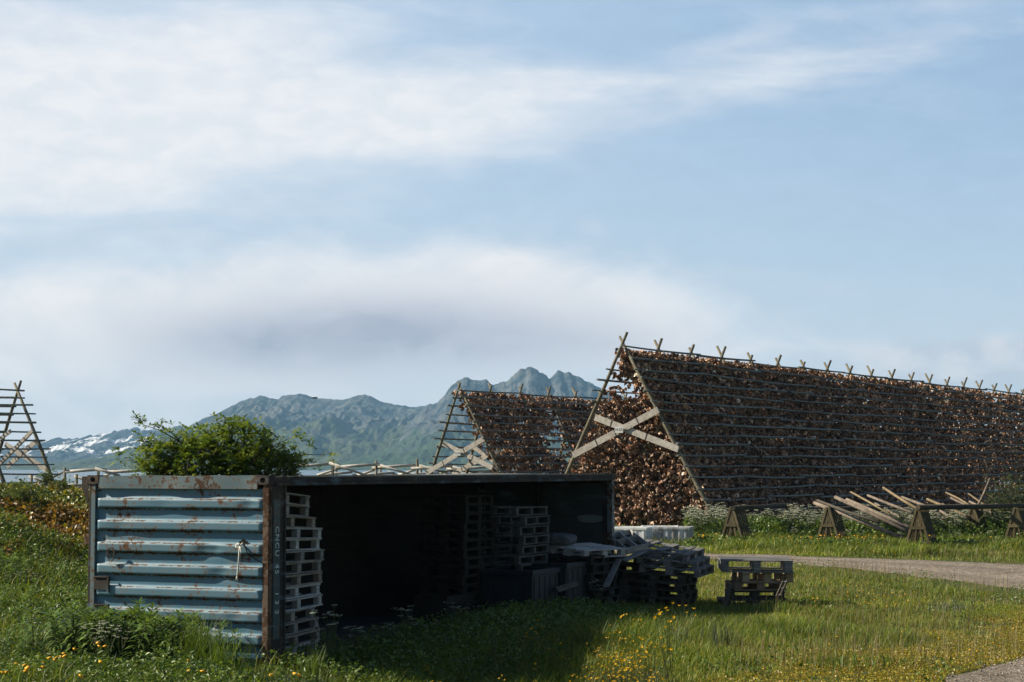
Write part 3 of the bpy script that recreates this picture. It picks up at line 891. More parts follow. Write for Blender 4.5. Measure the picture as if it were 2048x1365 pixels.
PAL_CACHE = {}
def pallet_meshes(style, mat, L=1.2, W=0.8, H=0.144):
    """deck, cross boards, blocks and skids of one pallet, origin at the middle of its underside"""
    key = (style, mat.name, L, W, H)
    if key in PAL_CACHE: return PAL_CACHE[key]
    b = 0.022
    j = 0.004
    parts = []
    deck = MB()
    if style == 'slim':            # light pallet: thin boards, narrow posts
        for y0, w_ in ((-W / 2, 0.12), (-0.06, 0.12), (W / 2 - 0.12, 0.12)):
            deck.box(-L / 2 + random.uniform(-.01, .01), L / 2 + random.uniform(-.01, .01), y0, y0 + w_, H - 0.024, H, j=j)
        parts.append(("deck", deck.mesh("deck", mat, 0.002)))
        for x in (-L / 2, -0.05, L / 2 - 0.10):
            for y0, w_ in ((-W / 2, 0.10), (W / 2 - 0.10, 0.10)):
                dx = random.uniform(-.02, .02) if x == -0.05 else 0
                bl = MB().box(x + dx, x + dx + random.uniform(.075, .10), y0 + 0.003, y0 + w_ - 0.003, 0.018, H - 0.025, j=0.003)
                parts.append(("block", bl.mesh("block", mat, 0.002)))
        for y0, w_ in ((-W / 2, 0.10), (W / 2 - 0.10, 0.10)):
            parts.append(("skid", MB().box(-L / 2, L / 2, y0, y0 + w_, 0, 0.0175, j=0.002).mesh("skid", mat, 0.002)))
        PAL_CACHE[key] = parts
        return parts
    if style == 'open':            # wide gaps: three deck boards only
        ws = [(-W / 2, 0.10), (-0.05, 0.10), (W / 2 - 0.10, 0.10)]
    else:
        ws = [(-W / 2, 0.145), (-W / 2 + 0.18, 0.10), (-0.0725, 0.145), (W / 2 - 0.28, 0.10), (W / 2 - 0.145, 0.145)]
    for y0, w_ in ws:
        deck.box(-L / 2 + random.uniform(-.006, .006), L / 2 + random.uniform(-.006, .006), y0 + random.uniform(-.005, .005), y0 + w_ + random.uniform(-.005, .005), H - b, H, j=j)
    parts.append(("deck", deck.mesh("deck", mat, 0.003)))
    cr = MB()
    for x in (-L / 2, -0.0725, L / 2 - 0.145):
        cr.box(x, x + 0.145, -W / 2, W / 2, H - 2 * b, H - b - 0.001, j=0.002)
    parts.append(("cross_boards", cr.mesh("cross_boards", mat, 0.002)))
    for x in (-L / 2, -0.0725, L / 2 - 0.145):
        for y0, w_ in ((-W / 2, 0.10), (-0.0725, 0.145), (W / 2 - 0.10, 0.10)):
            bl = MB().box(x + random.uniform(0, .012), x + 0.145 - random.uniform(0, .012), y0 + 0.003, y0 + w_ - 0.003, b + 0.001, H - 2 * b - 0.001, j=0.003)
            parts.append(("block", bl.mesh("block", mat, 0.003)))
    for y0, w_ in ((-W / 2, 0.10), (-0.0725, 0.145), (W / 2 - 0.10, 0.10)):
        sk = MB().box(-L / 2 + random.uniform(-.006, .004), L / 2 + random.uniform(-.004, .006), y0, y0 + w_, 0, b, j=0.003)
        parts.append(("skid", sk.mesh("skid", mat, 0.002)))
    PAL_CACHE[key] = parts
    return parts

def pallet(M, label, group, mat=W_GREY, style='std', L=1.2, W=0.8, H=0.144, cat="pallet"):
    o = empty("pallet", label=label, cat=cat, group=group)
    o.matrix_world = M
    for nm, me in pallet_meshes(style, mat, L, W, H):
        link(nm, me, o)
    return o

def Mx(loc, yaw=0.0, pitch=0.0, roll=0.0):
    return Matrix.Translation(Vector(loc)) @ Euler((roll, pitch, yaw), 'XYZ').to_matrix().to_4x4()
def CP(a, b, z=0.0):
    """point in container coordinates: a out of the open side, b along, z up"""
    return A0 + N * a + U * b + Vector((0, 0, z))
YU = math.atan2(U.y, U.x)          # yaw that puts a pallet's long side along the container
ORD = ["first", "second", "third", "fourth", "fifth", "sixth", "seventh", "eighth", "ninth", "tenth", "eleventh", "twelfth", "thirteenth", "fourteenth", "fifteenth", "sixteenth", "seventeenth", "eighteenth", "nineteenth", "twentieth"]
def nth_top(k): return "topmost" if k == 0 else ORD[k] + " from the top"

# tall leaning stack just inside the near corner
NS = 14
W_OLD = wood_mat("stained_grey_wood", (0.13, 0.12, 0.105), (0.30, 0.29, 0.27), (0.46, 0.45, 0.43), 9, 'X', 0.88, 0.2)
W_TIRED = wood_mat("browned_grey_wood", (0.14, 0.11, 0.085), (0.30, 0.26, 0.21), (0.44, 0.40, 0.35), 8, 'X', 0.88, 0.2)
z = 0.05
for i in range(NS):
    k = NS - 1 - i
    f = i / (NS - 1)
    if i < 3: dx, pit = 0.02 * i, -0.075 + 0.03 * i
    else: dx, pit = 0.0, 0.0
    lean = 0.16 * math.sin(f * 2.6) - 0.46 * max(0, f - 0.62) / 0.38 * 0.75
    pit = (-0.055 * (1 - f) + 0.085 * f ** 2.2)
    rndb = [0.0, .03, .0, -.10, .06, .02, .08, .06, .09, .07, .10, .0, -.02, .0][i]
    b_ = 0.90 + lean * 0.6 + rndb
    W_ = 0.8
    L_ = 1.2 if i < 12 else 1.12
    pallet(Mx(CP(-0.52 + random.uniform(-.02, .02) - 0.05 * f, b_, z), YU + random.uniform(-.02, .02), pit, random.uniform(-.01, .01)),
           f"pale pallet, {nth_top(k)} of the leaning stack at the container's near corner", "pallets stacked inside the near end of the container",
           (W_PALE, W_OLD, W_PALE, W_TIRED, W_OLD)[(i * 3) % 5], 'slim', L_, W_, 0.150)
    z += 0.1555
# second, dim stack against the far part of the interior and the fan of pallets before it
z = 0.05
for i in range(14):
    k = 13 - i
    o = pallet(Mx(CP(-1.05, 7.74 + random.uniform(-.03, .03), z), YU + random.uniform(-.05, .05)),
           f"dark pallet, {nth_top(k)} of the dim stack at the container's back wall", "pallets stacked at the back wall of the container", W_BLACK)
    z += 0.1455
z = 0.05
offs = [0, .03, -.02, .04, .02, 0.0, -.02, .05, .10, .03, .13, -.06]
for i in range(12):
    k = 11 - i
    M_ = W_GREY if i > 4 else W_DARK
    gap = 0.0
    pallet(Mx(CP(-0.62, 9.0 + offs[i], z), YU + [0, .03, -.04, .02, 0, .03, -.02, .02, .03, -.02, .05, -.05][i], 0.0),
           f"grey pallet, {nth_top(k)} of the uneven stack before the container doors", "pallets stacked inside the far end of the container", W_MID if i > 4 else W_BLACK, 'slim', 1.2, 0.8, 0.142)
    z += 0.1455 + (0.018 if i > 5 else 0)

# low pile at the far end of the opening: flat pallet on top, sack on it
z = 0.0
for i in range(8):
    k = 7 - i
    pallet(Mx(CP(0.15 + random.uniform(-.06, .06), 10.4 + random.uniform(-.1, .1), z), YU + random.uniform(-.08, .08) + (-0.25 if i == 7 else 0), 0, 0.10 if i == 7 else 0),
           f"dark grey pallet, {nth_top(k)} of the low pile beneath the sack", "pallets in the low pile at the container's far end", W_PALE if i == 7 else W_BLACK)  # topmost pallet paled for skylight on its deck, the others blackened for shade
    z += 0.1455
SACKZ = z + 0.03
m, nt = new_mat("grey_sackcloth"); t = NT(nt)
wv = t.noise(t.obj(), 60, 3); t.out(t.bsdf(t.mix(wv, (0.07, 0.08, 0.085), (0.16, 0.18, 0.19)), 0.95, t.bump(t.noise(t.obj(), 14, 4), 0.8, 0.02))); M_SACK = m
bm = bmesh.new()
bmesh.ops.create_icosphere(bm, subdivisions=4, radius=1)
for v in bm.verts:
    p = v.co.copy()
    e = 3.0
    s = (abs(p.x) ** e + abs(p.y) ** e + abs(p.z) ** e) ** (1 / e)
    p = p / s
    nz_ = float(fbm(p.x * 2.3 + 5, p.y * 2.3 + p.z * 1.7, 71, 4)) - 0.5
    v.co = Vector((p.x * (0.34 + 0.05 * nz_), p.y * (0.22 + 0.10 * nz_), max(-0.09, p.z * (0.115 + 0.10 * nz_))))
for f in bm.faces: f.smooth = True
me = bpy.data.meshes.new("sack"); bm.to_mesh(me); bm.free(); me.materials.append(M_SACK)
sk = empty("sack", CP(-0.25, 10.15, SACKZ + 0.085), (0, 0.03, YU + 1.3), "slumped grey sack lying on the flat pallet at the container's far end", "sack")
link("sack_body", me, sk)
MB().tube([(0.30, -0.10, 0.0), (0.345, 0.0, 0.03), (0.31, 0.10, 0.0)], 0.025, 6).build("folded_mouth", M_SACK, sk)

# grey plastic tubs, board and box standing inside
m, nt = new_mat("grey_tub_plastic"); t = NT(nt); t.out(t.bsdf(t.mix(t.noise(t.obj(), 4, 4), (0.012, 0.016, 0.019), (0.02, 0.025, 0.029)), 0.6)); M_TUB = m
def tub(M, label, group, mat, L=1.2, W=1.0, H=0.78, wall=0.05):
    o = empty("fish_tub", label=label, cat="tub", group=group)
    o.matrix_world = M
    mb = MB()
    f = 0.11                                  # skids below, body above, with a raised rim
    x, y = L / 2, W / 2
    mb.box(-x, -x + wall, -y, y, f, H); mb.box(x - wall, x, -y, y, f, H)
    mb.box(-x + wall, x - wall, -y, -y + wall, f, H); mb.box(-x + wall, x - wall, y - wall, y, f, H)
    mb.box(-x + wall, x - wall, -y + wall, y - wall, f, f + wall)
    for k in range(5):                        # pressed ribs on the long sides and ends
        px_ = -x + 0.10 + k * (L - 0.2) / 4
        mb.box(px_ - 0.035, px_ + 0.035, -y - 0.014, -y - 0.001, f + 0.04, H - 0.10)
        mb.box(px_ - 0.035, px_ + 0.035, y + 0.001, y + 0.014, f + 0.04, H - 0.10)
    for k in range(4):
        py_ = -y + 0.12 + k * (W - 0.24) / 3
        mb.box(-x - 0.014, -x - 0.001, py_ - 0.035, py_ + 0.035, f + 0.04, H - 0.10)
        mb.box(x + 0.001, x + 0.014, py_ - 0.035, py_ + 0.035, f + 0.04, H - 0.10)
    mb.build("body", mat, o, 0.008)
    rm = MB()
    rm.box(-x - 0.025, x + 0.025, -y - 0.025, -y + wall, H - 0.07, H + 0.012); rm.box(-x - 0.025, x + 0.025, y - wall, y + 0.025, H - 0.07, H + 0.012)
    rm.box(-x - 0.025, -x + wall, -y + wall + .001, y - wall - .001, H - 0.07, H + 0.012); rm.box(x - wall, x + 0.025, -y + wall + .001, y - wall - .001, H - 0.07, H + 0.012)
    rm.build("rim", mat, o, 0.008)
    for yy in (-y + 0.08, 0, y - 0.08):
        MB().box(-x + 0.02, x - 0.02, yy - 0.06, yy + 0.06, 0, f - 0.001).build("skid", mat, o, 0.006)
    return o
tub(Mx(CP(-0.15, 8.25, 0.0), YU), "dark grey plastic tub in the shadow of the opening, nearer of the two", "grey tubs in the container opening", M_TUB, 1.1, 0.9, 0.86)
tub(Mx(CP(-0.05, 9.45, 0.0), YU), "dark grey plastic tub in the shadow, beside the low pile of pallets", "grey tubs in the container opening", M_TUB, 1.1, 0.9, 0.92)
bx = empty("wooden_box", CP(-0.9, 6.9, 0.05), (0, 0, YU), "low brown wooden box standing behind the white flowers in the dark opening", "box")
mb = MB()
for zz in (0.0, 0.155, 0.31):
    mb.box(-0.5, 0.5, -0.3, -0.278, zz, zz + 0.145, j=.003); mb.box(-0.5, 0.5, 0.278, 0.3, zz, zz + 0.145, j=.003)
    mb.box(-0.5, -0.478, -0.277, 0.277, zz, zz + 0.145, j=.003); mb.box(0.478, 0.5, -0.277, 0.277, zz, zz + 0.145, j=.003)
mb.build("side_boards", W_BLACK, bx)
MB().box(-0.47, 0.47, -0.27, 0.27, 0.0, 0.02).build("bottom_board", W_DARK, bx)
bd = MB().box(-0.45, 0.45, -0.05, 0.05, -0.014, 0.014, j=.004).build("board", W_DARK, None, 0.003)
bd.matrix_world = Mx(CP(0.42, 8.9, 0.55), YU, -0.08, 0.9)
tag(bd, "short grey board leaning against the tubs in the shadow", "board")
# blue drum lying behind the near stack
m, nt = new_mat("blue_plastic"); t = NT(nt); t.out(t.bsdf(t.mix(t.noise(t.obj(), 5, 3), (0.01, 0.10, 0.24), (0.02, 0.16, 0.34)), 0.45)); M_BLUE = m
dr = empty("plastic_drum", CP(-1.34, 1.05, 0.83), (PI / 2, 0, YU + PI / 2), "blue plastic drum lying behind the tall leaning stack of pallets", "drum")
mb = MB()
prof = [(0.0, -0.46), (0.26, -0.46), (0.285, -0.44), (0.285, -0.20), (0.298, -0.18), (0.285, -0.16), (0.285, 0.16), (0.298, 0.18), (0.285, 0.20), (0.285, 0.44), (0.26, 0.46), (0.0, 0.46)]
n = 22
vs = [(r * math.cos(2 * PI * k / n), r * math.sin(2 * PI * k / n), zz) for r, zz in prof for k in range(n)]
fs = [(i * n + k, i * n + (k + 1) % n, (i + 1) * n + (k + 1) % n, (i + 1) * n + k) for i in range(len(prof) - 1) for k in range(n)]
mb.add(vs, fs, True)
mb.build("drum_body", M_BLUE, dr)
MB().tube([(0.17, 0, 0.455), (0.17, 0, 0.49)], 0.035, 10).build("bung", M_BLUE, dr)
for i in range(3):
    pallet(Mx(CP(-1.34, 1.05, 0.05 + i * 0.146), YU), f"dark pallet, {nth_top(2 - i)} of the short pile under the blue drum", "pallets under the blue drum", W_DARK)

# big messy pile outside the far end of the opening
PB = G(1366, 1218, 0.0)                       # its near bottom corner
yaw_e = math.atan2(-0.42, 0.91)               # long sides face the camera and the open side
def pile(a, b, z, yaw=0.0, pitch=0.0, roll=0.0):
    e1 = Vector((math.cos(yaw_e), math.sin(yaw_e), 0)); e2 = Vector((-e1.y, e1.x, 0))
    return Mx(PB + e1 * (a - 0.62) + e2 * (b + 0.42) + Vector((0, 0, z)), yaw_e + yaw, pitch, roll)
TP = 0.05
rows_ = [(0.00, 0.00, 0.02, 0.00, TP, 0.0), (0.02, 0.01, 0.165, 0.02, TP, 0.0), (-0.01, 0.0, 0.31, -0.01, TP, 0.0), (0.02, 0.02, 0.455, 0.02, TP + .01, 0.0),
         (0.30, 0.14, 0.60, 0.03 + PI / 2, -0.05, TP + .02), (0.22, 0.18, 0.755, 0.08 + PI / 2, -0.07, TP + .05), (0.08, 0.20, 0.92, 0.0 + PI / 2, -0.09, TP + .09)]
for i, (a, b, z, yw, pt, rl) in enumerate(rows_):
    k = len(rows_) - 1 - i
    pallet(pile(a, b, z + 0.02, yw, pt, rl), f"grey pallet, {nth_top(k)} of the crooked pile outside in the grass", "pallets in the crooked pile outside the container", W_GREY if i > 3 else W_DARK, "std", 0.95 if i > 3 else 1.2, 1.15 if i > 3 else 0.8)
# the neighbouring stack behind it, half merged
for i in range(6):
    pallet(pile(-0.98 + random.uniform(-.05, .05), 0.25, 0.02 + i * 0.146, random.uniform(-.1, .1), 0.03, 0),
           f"dark pallet, {nth_top(5 - i)} of the stack between low pile and crooked pile", "pallets in the middle stack", W_DARK)
# two crate frames thrown on top, tipped so that their open undersides show
def open_frame(p, yaw, pitch, roll, label):
    """shallow wooden crate bottom: four boards round two open cells"""
    o = empty("crate_frame", label=label, cat="crate", group="tipped crate frames on the heap")
    o.matrix_world = Mx(p, yaw, pitch, roll)
    w_, d_, h_, th = 0.24, 0.19, 0.13, 0.026
    mb = MB()
    mb.box(-w_, w_, -d_, -d_ + th, 0, h_, j=.002); mb.box(-w_, w_, d_ - th, d_, 0, h_, j=.002)
    mb.box(-w_, -w_ + th, -d_ + th, d_ - th, 0, h_ - .002); mb.box(w_ - th, w_, -d_ + th, d_ - th, 0, h_ - .002)
    mb.build("rim_boards", W_PALE, o, 0.003)
    MB().box(-th * .6, th * .6, -d_ + th + .001, d_ - th - .001, 0.02, h_ - .004).build("divider", W_PALE, o, 0.003)
    MB().box(-w_ + th, w_ - th, -d_ + th, d_ - th, 0.0, 0.018).build("bottom", W_DARK, o)
open_frame(P(1247, 1083, 36.4), 0.42, -0.16, 0.42, "upper of two pale open crate frames tipped on the heap by the white tubs")
open_frame(P(1264, 1096, 35.9), 0.46, -0.18, 0.40, "lower of two pale open crate frames tipped on the heap by the white tubs")
bd = MB().bar((0, 0, 0), (0.95, 0, 0), 0.11, 0.03).build("board", W_GREY, None, 0.003)
p0, p1 = P(1212, 1174, 34.0), P(1244, 1104, 35.0)
bd.matrix_world = Matrix.Translation(p0) @ (p1 - p0).to_track_quat('X', 'Z').to_matrix().to_4x4()
tag(bd, "grey board standing aslant in front of the heap of pallets", "board")
bd = MB().bar((0, 0, 0), (1.1, 0, 0), 0.14, 0.03).build("board", W_GREY, None, 0.003)
p0, p1 = P(1248, 1122, 35.0), P(1296, 1098, 36.0)
bd.matrix_world = Matrix.Translation(p0) @ (p1 - p0).to_track_quat('X', 'Z').to_matrix().to_4x4()
tag(bd, "grey board lying on the crooked pile below the tipped pallets", "board")

# the small free-standing pile with a thick pallet like a table top
TB = G(1513, 1216, 0.0)
def tpile(px_off, z, yaw, pitch=0, roll=0, dy=0.0):
    return Mx(TB + Vector((px_off, dy + 0.45, z)), yaw, pitch, roll)
GT = "pallets in the table-like pile on the lawn"
pallet(tpile(-0.02, 0.0, 0.04), "dark wooden pallet, lowest in the table-like pile on the lawn", GT, W_DARK)
pallet(tpile(0.02, 0.15, -0.05, 0.0, 0.0), "dark slatted pallet, second from the bottom of the table-like pile on the lawn", GT, W_DARK, 'open', 1.05)
pallet(tpile(0.04, 0.31, 0.10, 0.0), "brown wooden pallet, middle one of the table-like pile on the lawn", GT, W_BROWN, 'std', 0.95, 0.9)
pallet(tpile(0.16, 0.455, 0.16, 0.01), "pale brown open pallet with three blocks, just under the table-like top", GT, W_TAN, 'open', 0.96, 0.8, 0.19)
pallet(tpile(0.03, 0.652, -0.03, 0.012, 0.04), "thick grey pallet lying flat like a table top over the lawn pile", GT, W_GREY, 'std', 1.30, 0.9, 0.225)
bd = MB().bar((0, 0, 0), (0.42, 0, 0), 0.10, 0.03).build("board", W_DARK, None, 0.003)
p0, p1 = P(1449, 1214, 34.9), P(1456, 1186, 35.0)
bd.matrix_world = Matrix.Translation(p0) @ (p1 - p0).to_track_quat('X', 'Y').to_matrix().to_4x4()
tag(bd, "pale board end leaning at the side of the table-like pile, away from the road", "board")
lf = empty("ladder_frame", P(1562, 1180, 34.8), (0.2, 0, 0.3), "small pale wooden frame leaning on the table-like pile", "frame")
mb = MB(); mb.bar((-0.09, 0, -0.14), (0.03, 0, 0.16), 0.04, 0.025); mb.bar((0.02, 0.06, -0.14), (0.14, 0.06, 0.16), 0.04, 0.025)
mb.build("upright", W_DARK, lf)
for f_ in (0.1, 0.5, 0.9): MB().bar((-0.09 + 0.12 * f_, 0, -0.14 + 0.3 * f_), (0.02 + 0.12 * f_, 0.06, -0.14 + 0.3 * f_), 0.04, 0.02).build("rung", W_GREY, lf)

# white tubs beside the road, behind the heap
m, nt = new_mat("white_tub_plastic"); t = NT(nt)
n1 = t.noise(t.obj(), 2.2, 5, 0.7)
t.out(t.bsdf(t.mix(t.step(n1, 0.5, 0.7), (0.72, 0.74, 0.75), (0.42, 0.41, 0.38)), 0.55)); M_WTUB = m
m, nt = new_mat("dirty_tub_plastic"); t = NT(nt)
n1 = t.noise(t.mapv(t.obj(), (3, 3, 0.8)), 2.0, 5, 0.7)
t.out(t.bsdf(t.mix(t.step(n1, 0.42, 0.6), (0.60, 0.62, 0.64), (0.30, 0.28, 0.26)), 0.55)); M_DTUB = m
yt = YU - PI / 2 + 0.08
def at_px(px, y): return Vector(((px - 1024) / F * y, y, float(terr((px - 1024) / F * y, y))))
tub(Mx(at_px(1264, 62.6), yt), "clean white plastic fish tub nearest the container's far corner post", "white fish tubs behind the road", M_WTUB, 1.2, 1.0, 0.62)
tub(Mx(at_px(1318, 63.4), yt + 0.25), "white plastic fish tub in the middle of the three, showing its shaded side", "white fish tubs behind the road", M_WTUB, 1.15, 1.0, 0.62)
tub(Mx(at_px(1350, 62.9), yt + 0.1), "stained white plastic fish tub beside the flowering verge", "white fish tubs behind the road", M_DTUB, 1.0, 1.0, 0.62)
# ------------------------------------------------------------------ fish drying racks
W_LEG = wood_mat("rack_leg_wood", (0.085, 0.075, 0.052), (0.165, 0.15, 0.11), (0.25, 0.23, 0.18), 3, 'N', 0.85, 0.15, 0.35)
W_POLE = wood_mat("grey_pole_wood", (0.12, 0.13, 0.125), (0.21, 0.22, 0.21), (0.32, 0.33, 0.315), 3, 'N', 0.85, 0.15)
W_BRACE = wood_mat("pale_brace_wood", (0.27, 0.245, 0.22), (0.42, 0.395, 0.365), (0.54, 0.515, 0.48), 4, 'N', 0.85, 0.08)
W_FENCE = wood_mat("bleached_pole_wood", (0.30, 0.285, 0.26), (0.46, 0.445, 0.415), (0.60, 0.58, 0.55), 4, 'N', 0.85, 0.1)
m, nt = new_mat("white_sign"); t = NT(nt); t.out(t.bsdf(t.mix(t.noise(t.obj(), 9, 3), (0.45, 0.46, 0.46), (0.55, 0.56, 0.57)), 0.5)); M_SIGN = m
m, nt = new_mat("black_strap"); t = NT(nt); t.out(t.bsdf((0.02, 0.02, 0.02), 0.6)); M_STRAP = m

class Rack:
    """frames every 3 m along ud; (apex, right foot, left foot) given for the front frame"""
    def __init__(s, apex, footR, footL, ud, n, bay=3.0, rise=0.0):
        s.apex, s.fR, s.fL = Vector(apex), Vector(footR), Vector(footL)
        s.u = Vector(ud).normalized(); s.n = n; s.bay = bay
        s.off = [Vector((0, 0, 0))]
        for k in range(1, n):
            s.off.append(s.u * (bay * k) + Vector((0, 0, 0)))
        s.len = bay * (n - 1)
    def side(s, which, f, along):
        """point on a slope: f = 0 at the apex, 1 at the foot; along in metres"""
        foot = s.fR if which > 0 else s.fL
        return s.apex.lerp(foot, f) + s.u * along

def jit3(a): return Vector((random.uniform(-a, a), random.uniform(-a, a), random.uniform(-a, a)))
def legs(root, rk, ext, rad, ks=None, mat=None, bare=False):
    for k in (ks if ks is not None else range(rk.n)):
        for which in (1, -1):
            foot = rk.fR if which > 0 else rk.fL
            a = rk.apex + rk.u * rk.bay * k
            b = foot + rk.u * rk.bay * k
            b.z = float(terr(b.x, b.y)) - 0.1
            d = (a - b).normalized()
            tip = a + d * (ext + random.uniform(-.17, .15)) + rk.u * (0.08 * which)
            if k > 0 and not bare:                        # inner frames stand well behind the fish
                b = b - Vector((d.x, d.y, 0)).normalized() * -0.55
            b = b + rk.u * (0.08 * which) + jit3(0.05)
            mid = (tip + b) / 2 + jit3(0.06)
            MB().tube([b, b.lerp(mid, .5) + jit3(.012), mid, tip.lerp(mid, .5) + jit3(.012), tip], [rad * 1.15, rad * 1.1, rad, rad * .9, rad * 0.66], 8).build("leg", mat or W_LEG, root)

def pole_rows(root, rk, which, fs, a0, a1, rad, seg=6.0, out=0.10, nmax=100, sagk=0.03, mat=None):
    """horizontal poles in rows, made of overlapping lengths; the nearest nmax are parts of their own"""
    nrm = ((rk.fR if which > 0 else rk.fL) - rk.apex)
    nrm = Vector((nrm.x, nrm.y, 0)).normalized()
    allp = []
    for f in fs:
        al = a0 + random.uniform(-0.25, 0.25) * (1 if f > 0.02 else 0.3)
        zoff = 0.0
        while al < a1:
            ln = seg * random.uniform(0.85, 1.12)
            b = min(al + ln, a1 + random.uniform(0, .3))
            pts = []
            z0 = random.uniform(-.06, .06); z1 = random.uniform(-.06, .06)
            for s in np.linspace(0, 1, 5):
                p = rk.side(which, f, al + (b - al) * s) + nrm * (out + 0.03 * math.sin(al * 3.1)) + Vector((0, 0, z0 + (z1 - z0) * s - sagk * math.sin(PI * s)))
                pts.append(p)
            r0 = rad * random.uniform(0.9, 1.15)
            rr = [r0 * 1.12, r0 * 1.06, r0, r0 * .92, r0 * .8]
            if random.random() < .5: rr = rr[::-1]
            allp.append((pts[0].length, pts, rr))
            if b >= a1: break
            al = b - 0.35
    allp.sort(key=lambda q_: q_[0])
    for _, pts, rr in allp[:nmax]:
        MB().tube(pts, rr, 6).build("pole", mat or W_POLE, root)
    if len(allp) > nmax:
        mb = MB()
        for _, pts, rr in allp[nmax:]: mb.tube(pts, rr, 5)
        tag(mb.build("far_poles", mat or W_POLE, root), kind="stuff")

def brace(root, a, b, w=0.20, th=0.04, straps=(0.3, 0.7)):
    a, b = Vector(a), Vector(b)
    d = (b - a).normalized()
    up = Vector((0, 0, 1))
    br = MB().bar(a, b, th, w, up).build("brace", W_BRACE, root, 0.004)
    for s in straps:
        p = a.lerp(b, s)
        MB().bar(p - d * 0.02, p + d * 0.02, th + 0.012, w + 0.012, up).build("strap", M_STRAP, br)
    return br

RD = Vector((0.50, 0.866, 0))                        # all racks run the same way
RN = Vector((0.866, -0.50, 0))

# --- fish: dried cod heads, crumpled and gaping
def fish_mesh(seed):
    """one dried head: gill flaps folded round a hollow, jaw, ragged edge; unit = metres"""
    r = np.random.default_rng(seed)
    V, Q = [], []
    def sheet(M, w, h, curl, nu=4, nv=3):
        b = len(V)
        for j in range(nv + 1):
            for i in range(nu + 1):
                u_ = i / nu - 0.5; v_ = j / nv
                wid = w * (0.35 + 0.75 * math.sin(PI * min(1, 0.15 + v_ * 0.85)))
                p = Vector((u_ * wid, curl * (4 * u_ * u_) * (0.4 + v_) + 0.03 * r.uniform(-1, 1), -v_ * h * (1 - 0.25 * abs(u_) * 2) + 0.015 * r.uniform(-1, 1)))
                V.append(M @ p)
        for j in range(nv):
            for i in range(nu):
                a = b + j * (nu + 1) + i
                Q.append((a, a + 1, a + nu + 2, a + nu + 1))
    for k in range(3):
        yaw = k * 2 * PI / 3 + r.uniform(-.5, .5)
        M = Matrix.Translation((0.03 * math.cos(yaw), 0.03 * math.sin(yaw), 0)) @ Euler((r.uniform(0.1, 0.75), r.uniform(-.4, .4), yaw), 'XYZ').to_matrix().to_4x4()
        sheet(M, r.uniform(.12, .19), r.uniform(.17, .27), r.uniform(.02, .08) * r.choice([-1, 1]))
    return np.array([tuple(v) for v in V], dtype=np.float32), np.array(Q, dtype=np.int32)
FISH = [fish_mesh(200 + k) for k in range(10)]
m, nt = new_mat("dried_fish_skin")
t = NT(nt)
c = t.attr("tint")
gn = t.noise(t.n("ShaderNodeNewGeometry").outputs["Position"], 22.0, 4, 0.6)
c = t.mix(t.step(gn, 0.4, 0.7), c, t.mix(1.0, c, (1.7, 1.6, 1.5), 'MULTIPLY'))
t.out(t.bsdf(c, 0.55, None, 0.4))
M_FISH = m
PALF = np.array([(0.15, 0.088, 0.054), (0.22, 0.135, 0.088), (0.095, 0.056, 0.037), (0.32, 0.215, 0.15), (0.06, 0.038, 0.028), (0.42, 0.31, 0.235), (0.20, 0.105, 0.06), (0.15, 0.115, 0.088), (0.60, 0.54, 0.48)])
PWF = np.array([.19, .19, .15, .13, .1, .055, .09, .09, .007])
def rotm(n, r, tilt=0.5):
    yaw = r.uniform(0, 2 * PI, n); p = r.normal(0, tilt, n); q_ = r.normal(0, tilt, n)
    cy, sy = np.cos(yaw), np.sin(yaw); cp, sp = np.cos(p), np.sin(p); cr_, sr = np.cos(q_), np.sin(q_)
    M = np.empty((n, 3, 3))
    M[:, 0, 0] = cy * cp; M[:, 0, 1] = cy * sp * sr - sy * cr_; M[:, 0, 2] = cy * sp * cr_ + sy * sr
    M[:, 1, 0] = sy * cp; M[:, 1, 1] = sy * sp * sr + cy * cr_; M[:, 1, 2] = sy * sp * cr_ - cy * sr
    M[:, 2, 0] = -sp; M[:, 2, 1] = cp * sr; M[:, 2, 2] = cp * cr_
    return M
def fish_mass(name, pts, sizes, seed, label, cat, grey=0.0):
    r = np.random.default_rng(seed)
    n = len(pts)
    kind = r.integers(0, len(FISH), n)
    M = rotm(n, r)
    col = PALF[r.choice(len(PALF), n, p=PWF / PWF.sum())] * r.uniform(0.75, 1.35, (n, 1)) * np.array([[1.40, 1.38, 1.34]])
    VV, QQ, CC = [], [], []
    base = 0
    for k in range(len(FISH)):
        w_ = np.where(kind == k)[0]
        if not len(w_): continue
        fv, fq = FISH[k]
        v = np.einsum('nij,vj->nvi', M[w_], fv) * sizes[w_][:, None, None] + pts[w_][:, None, :]
        VV.append(v.reshape(-1, 3))
        QQ.append((fq[None] + (base + np.arange(len(w_)) * len(fv))[:, None, None]).reshape(-1, 4))
        CC.append(np.repeat(col[w_], len(fv), 0))
        base += len(w_) * len(fv)
    o = link(name, mesh_np(name, np.concatenate(VV), quads=np.concatenate(QQ), mat=M_FISH, col=np.concatenate(CC)))
    return tag(o, label, cat, None, "stuff")

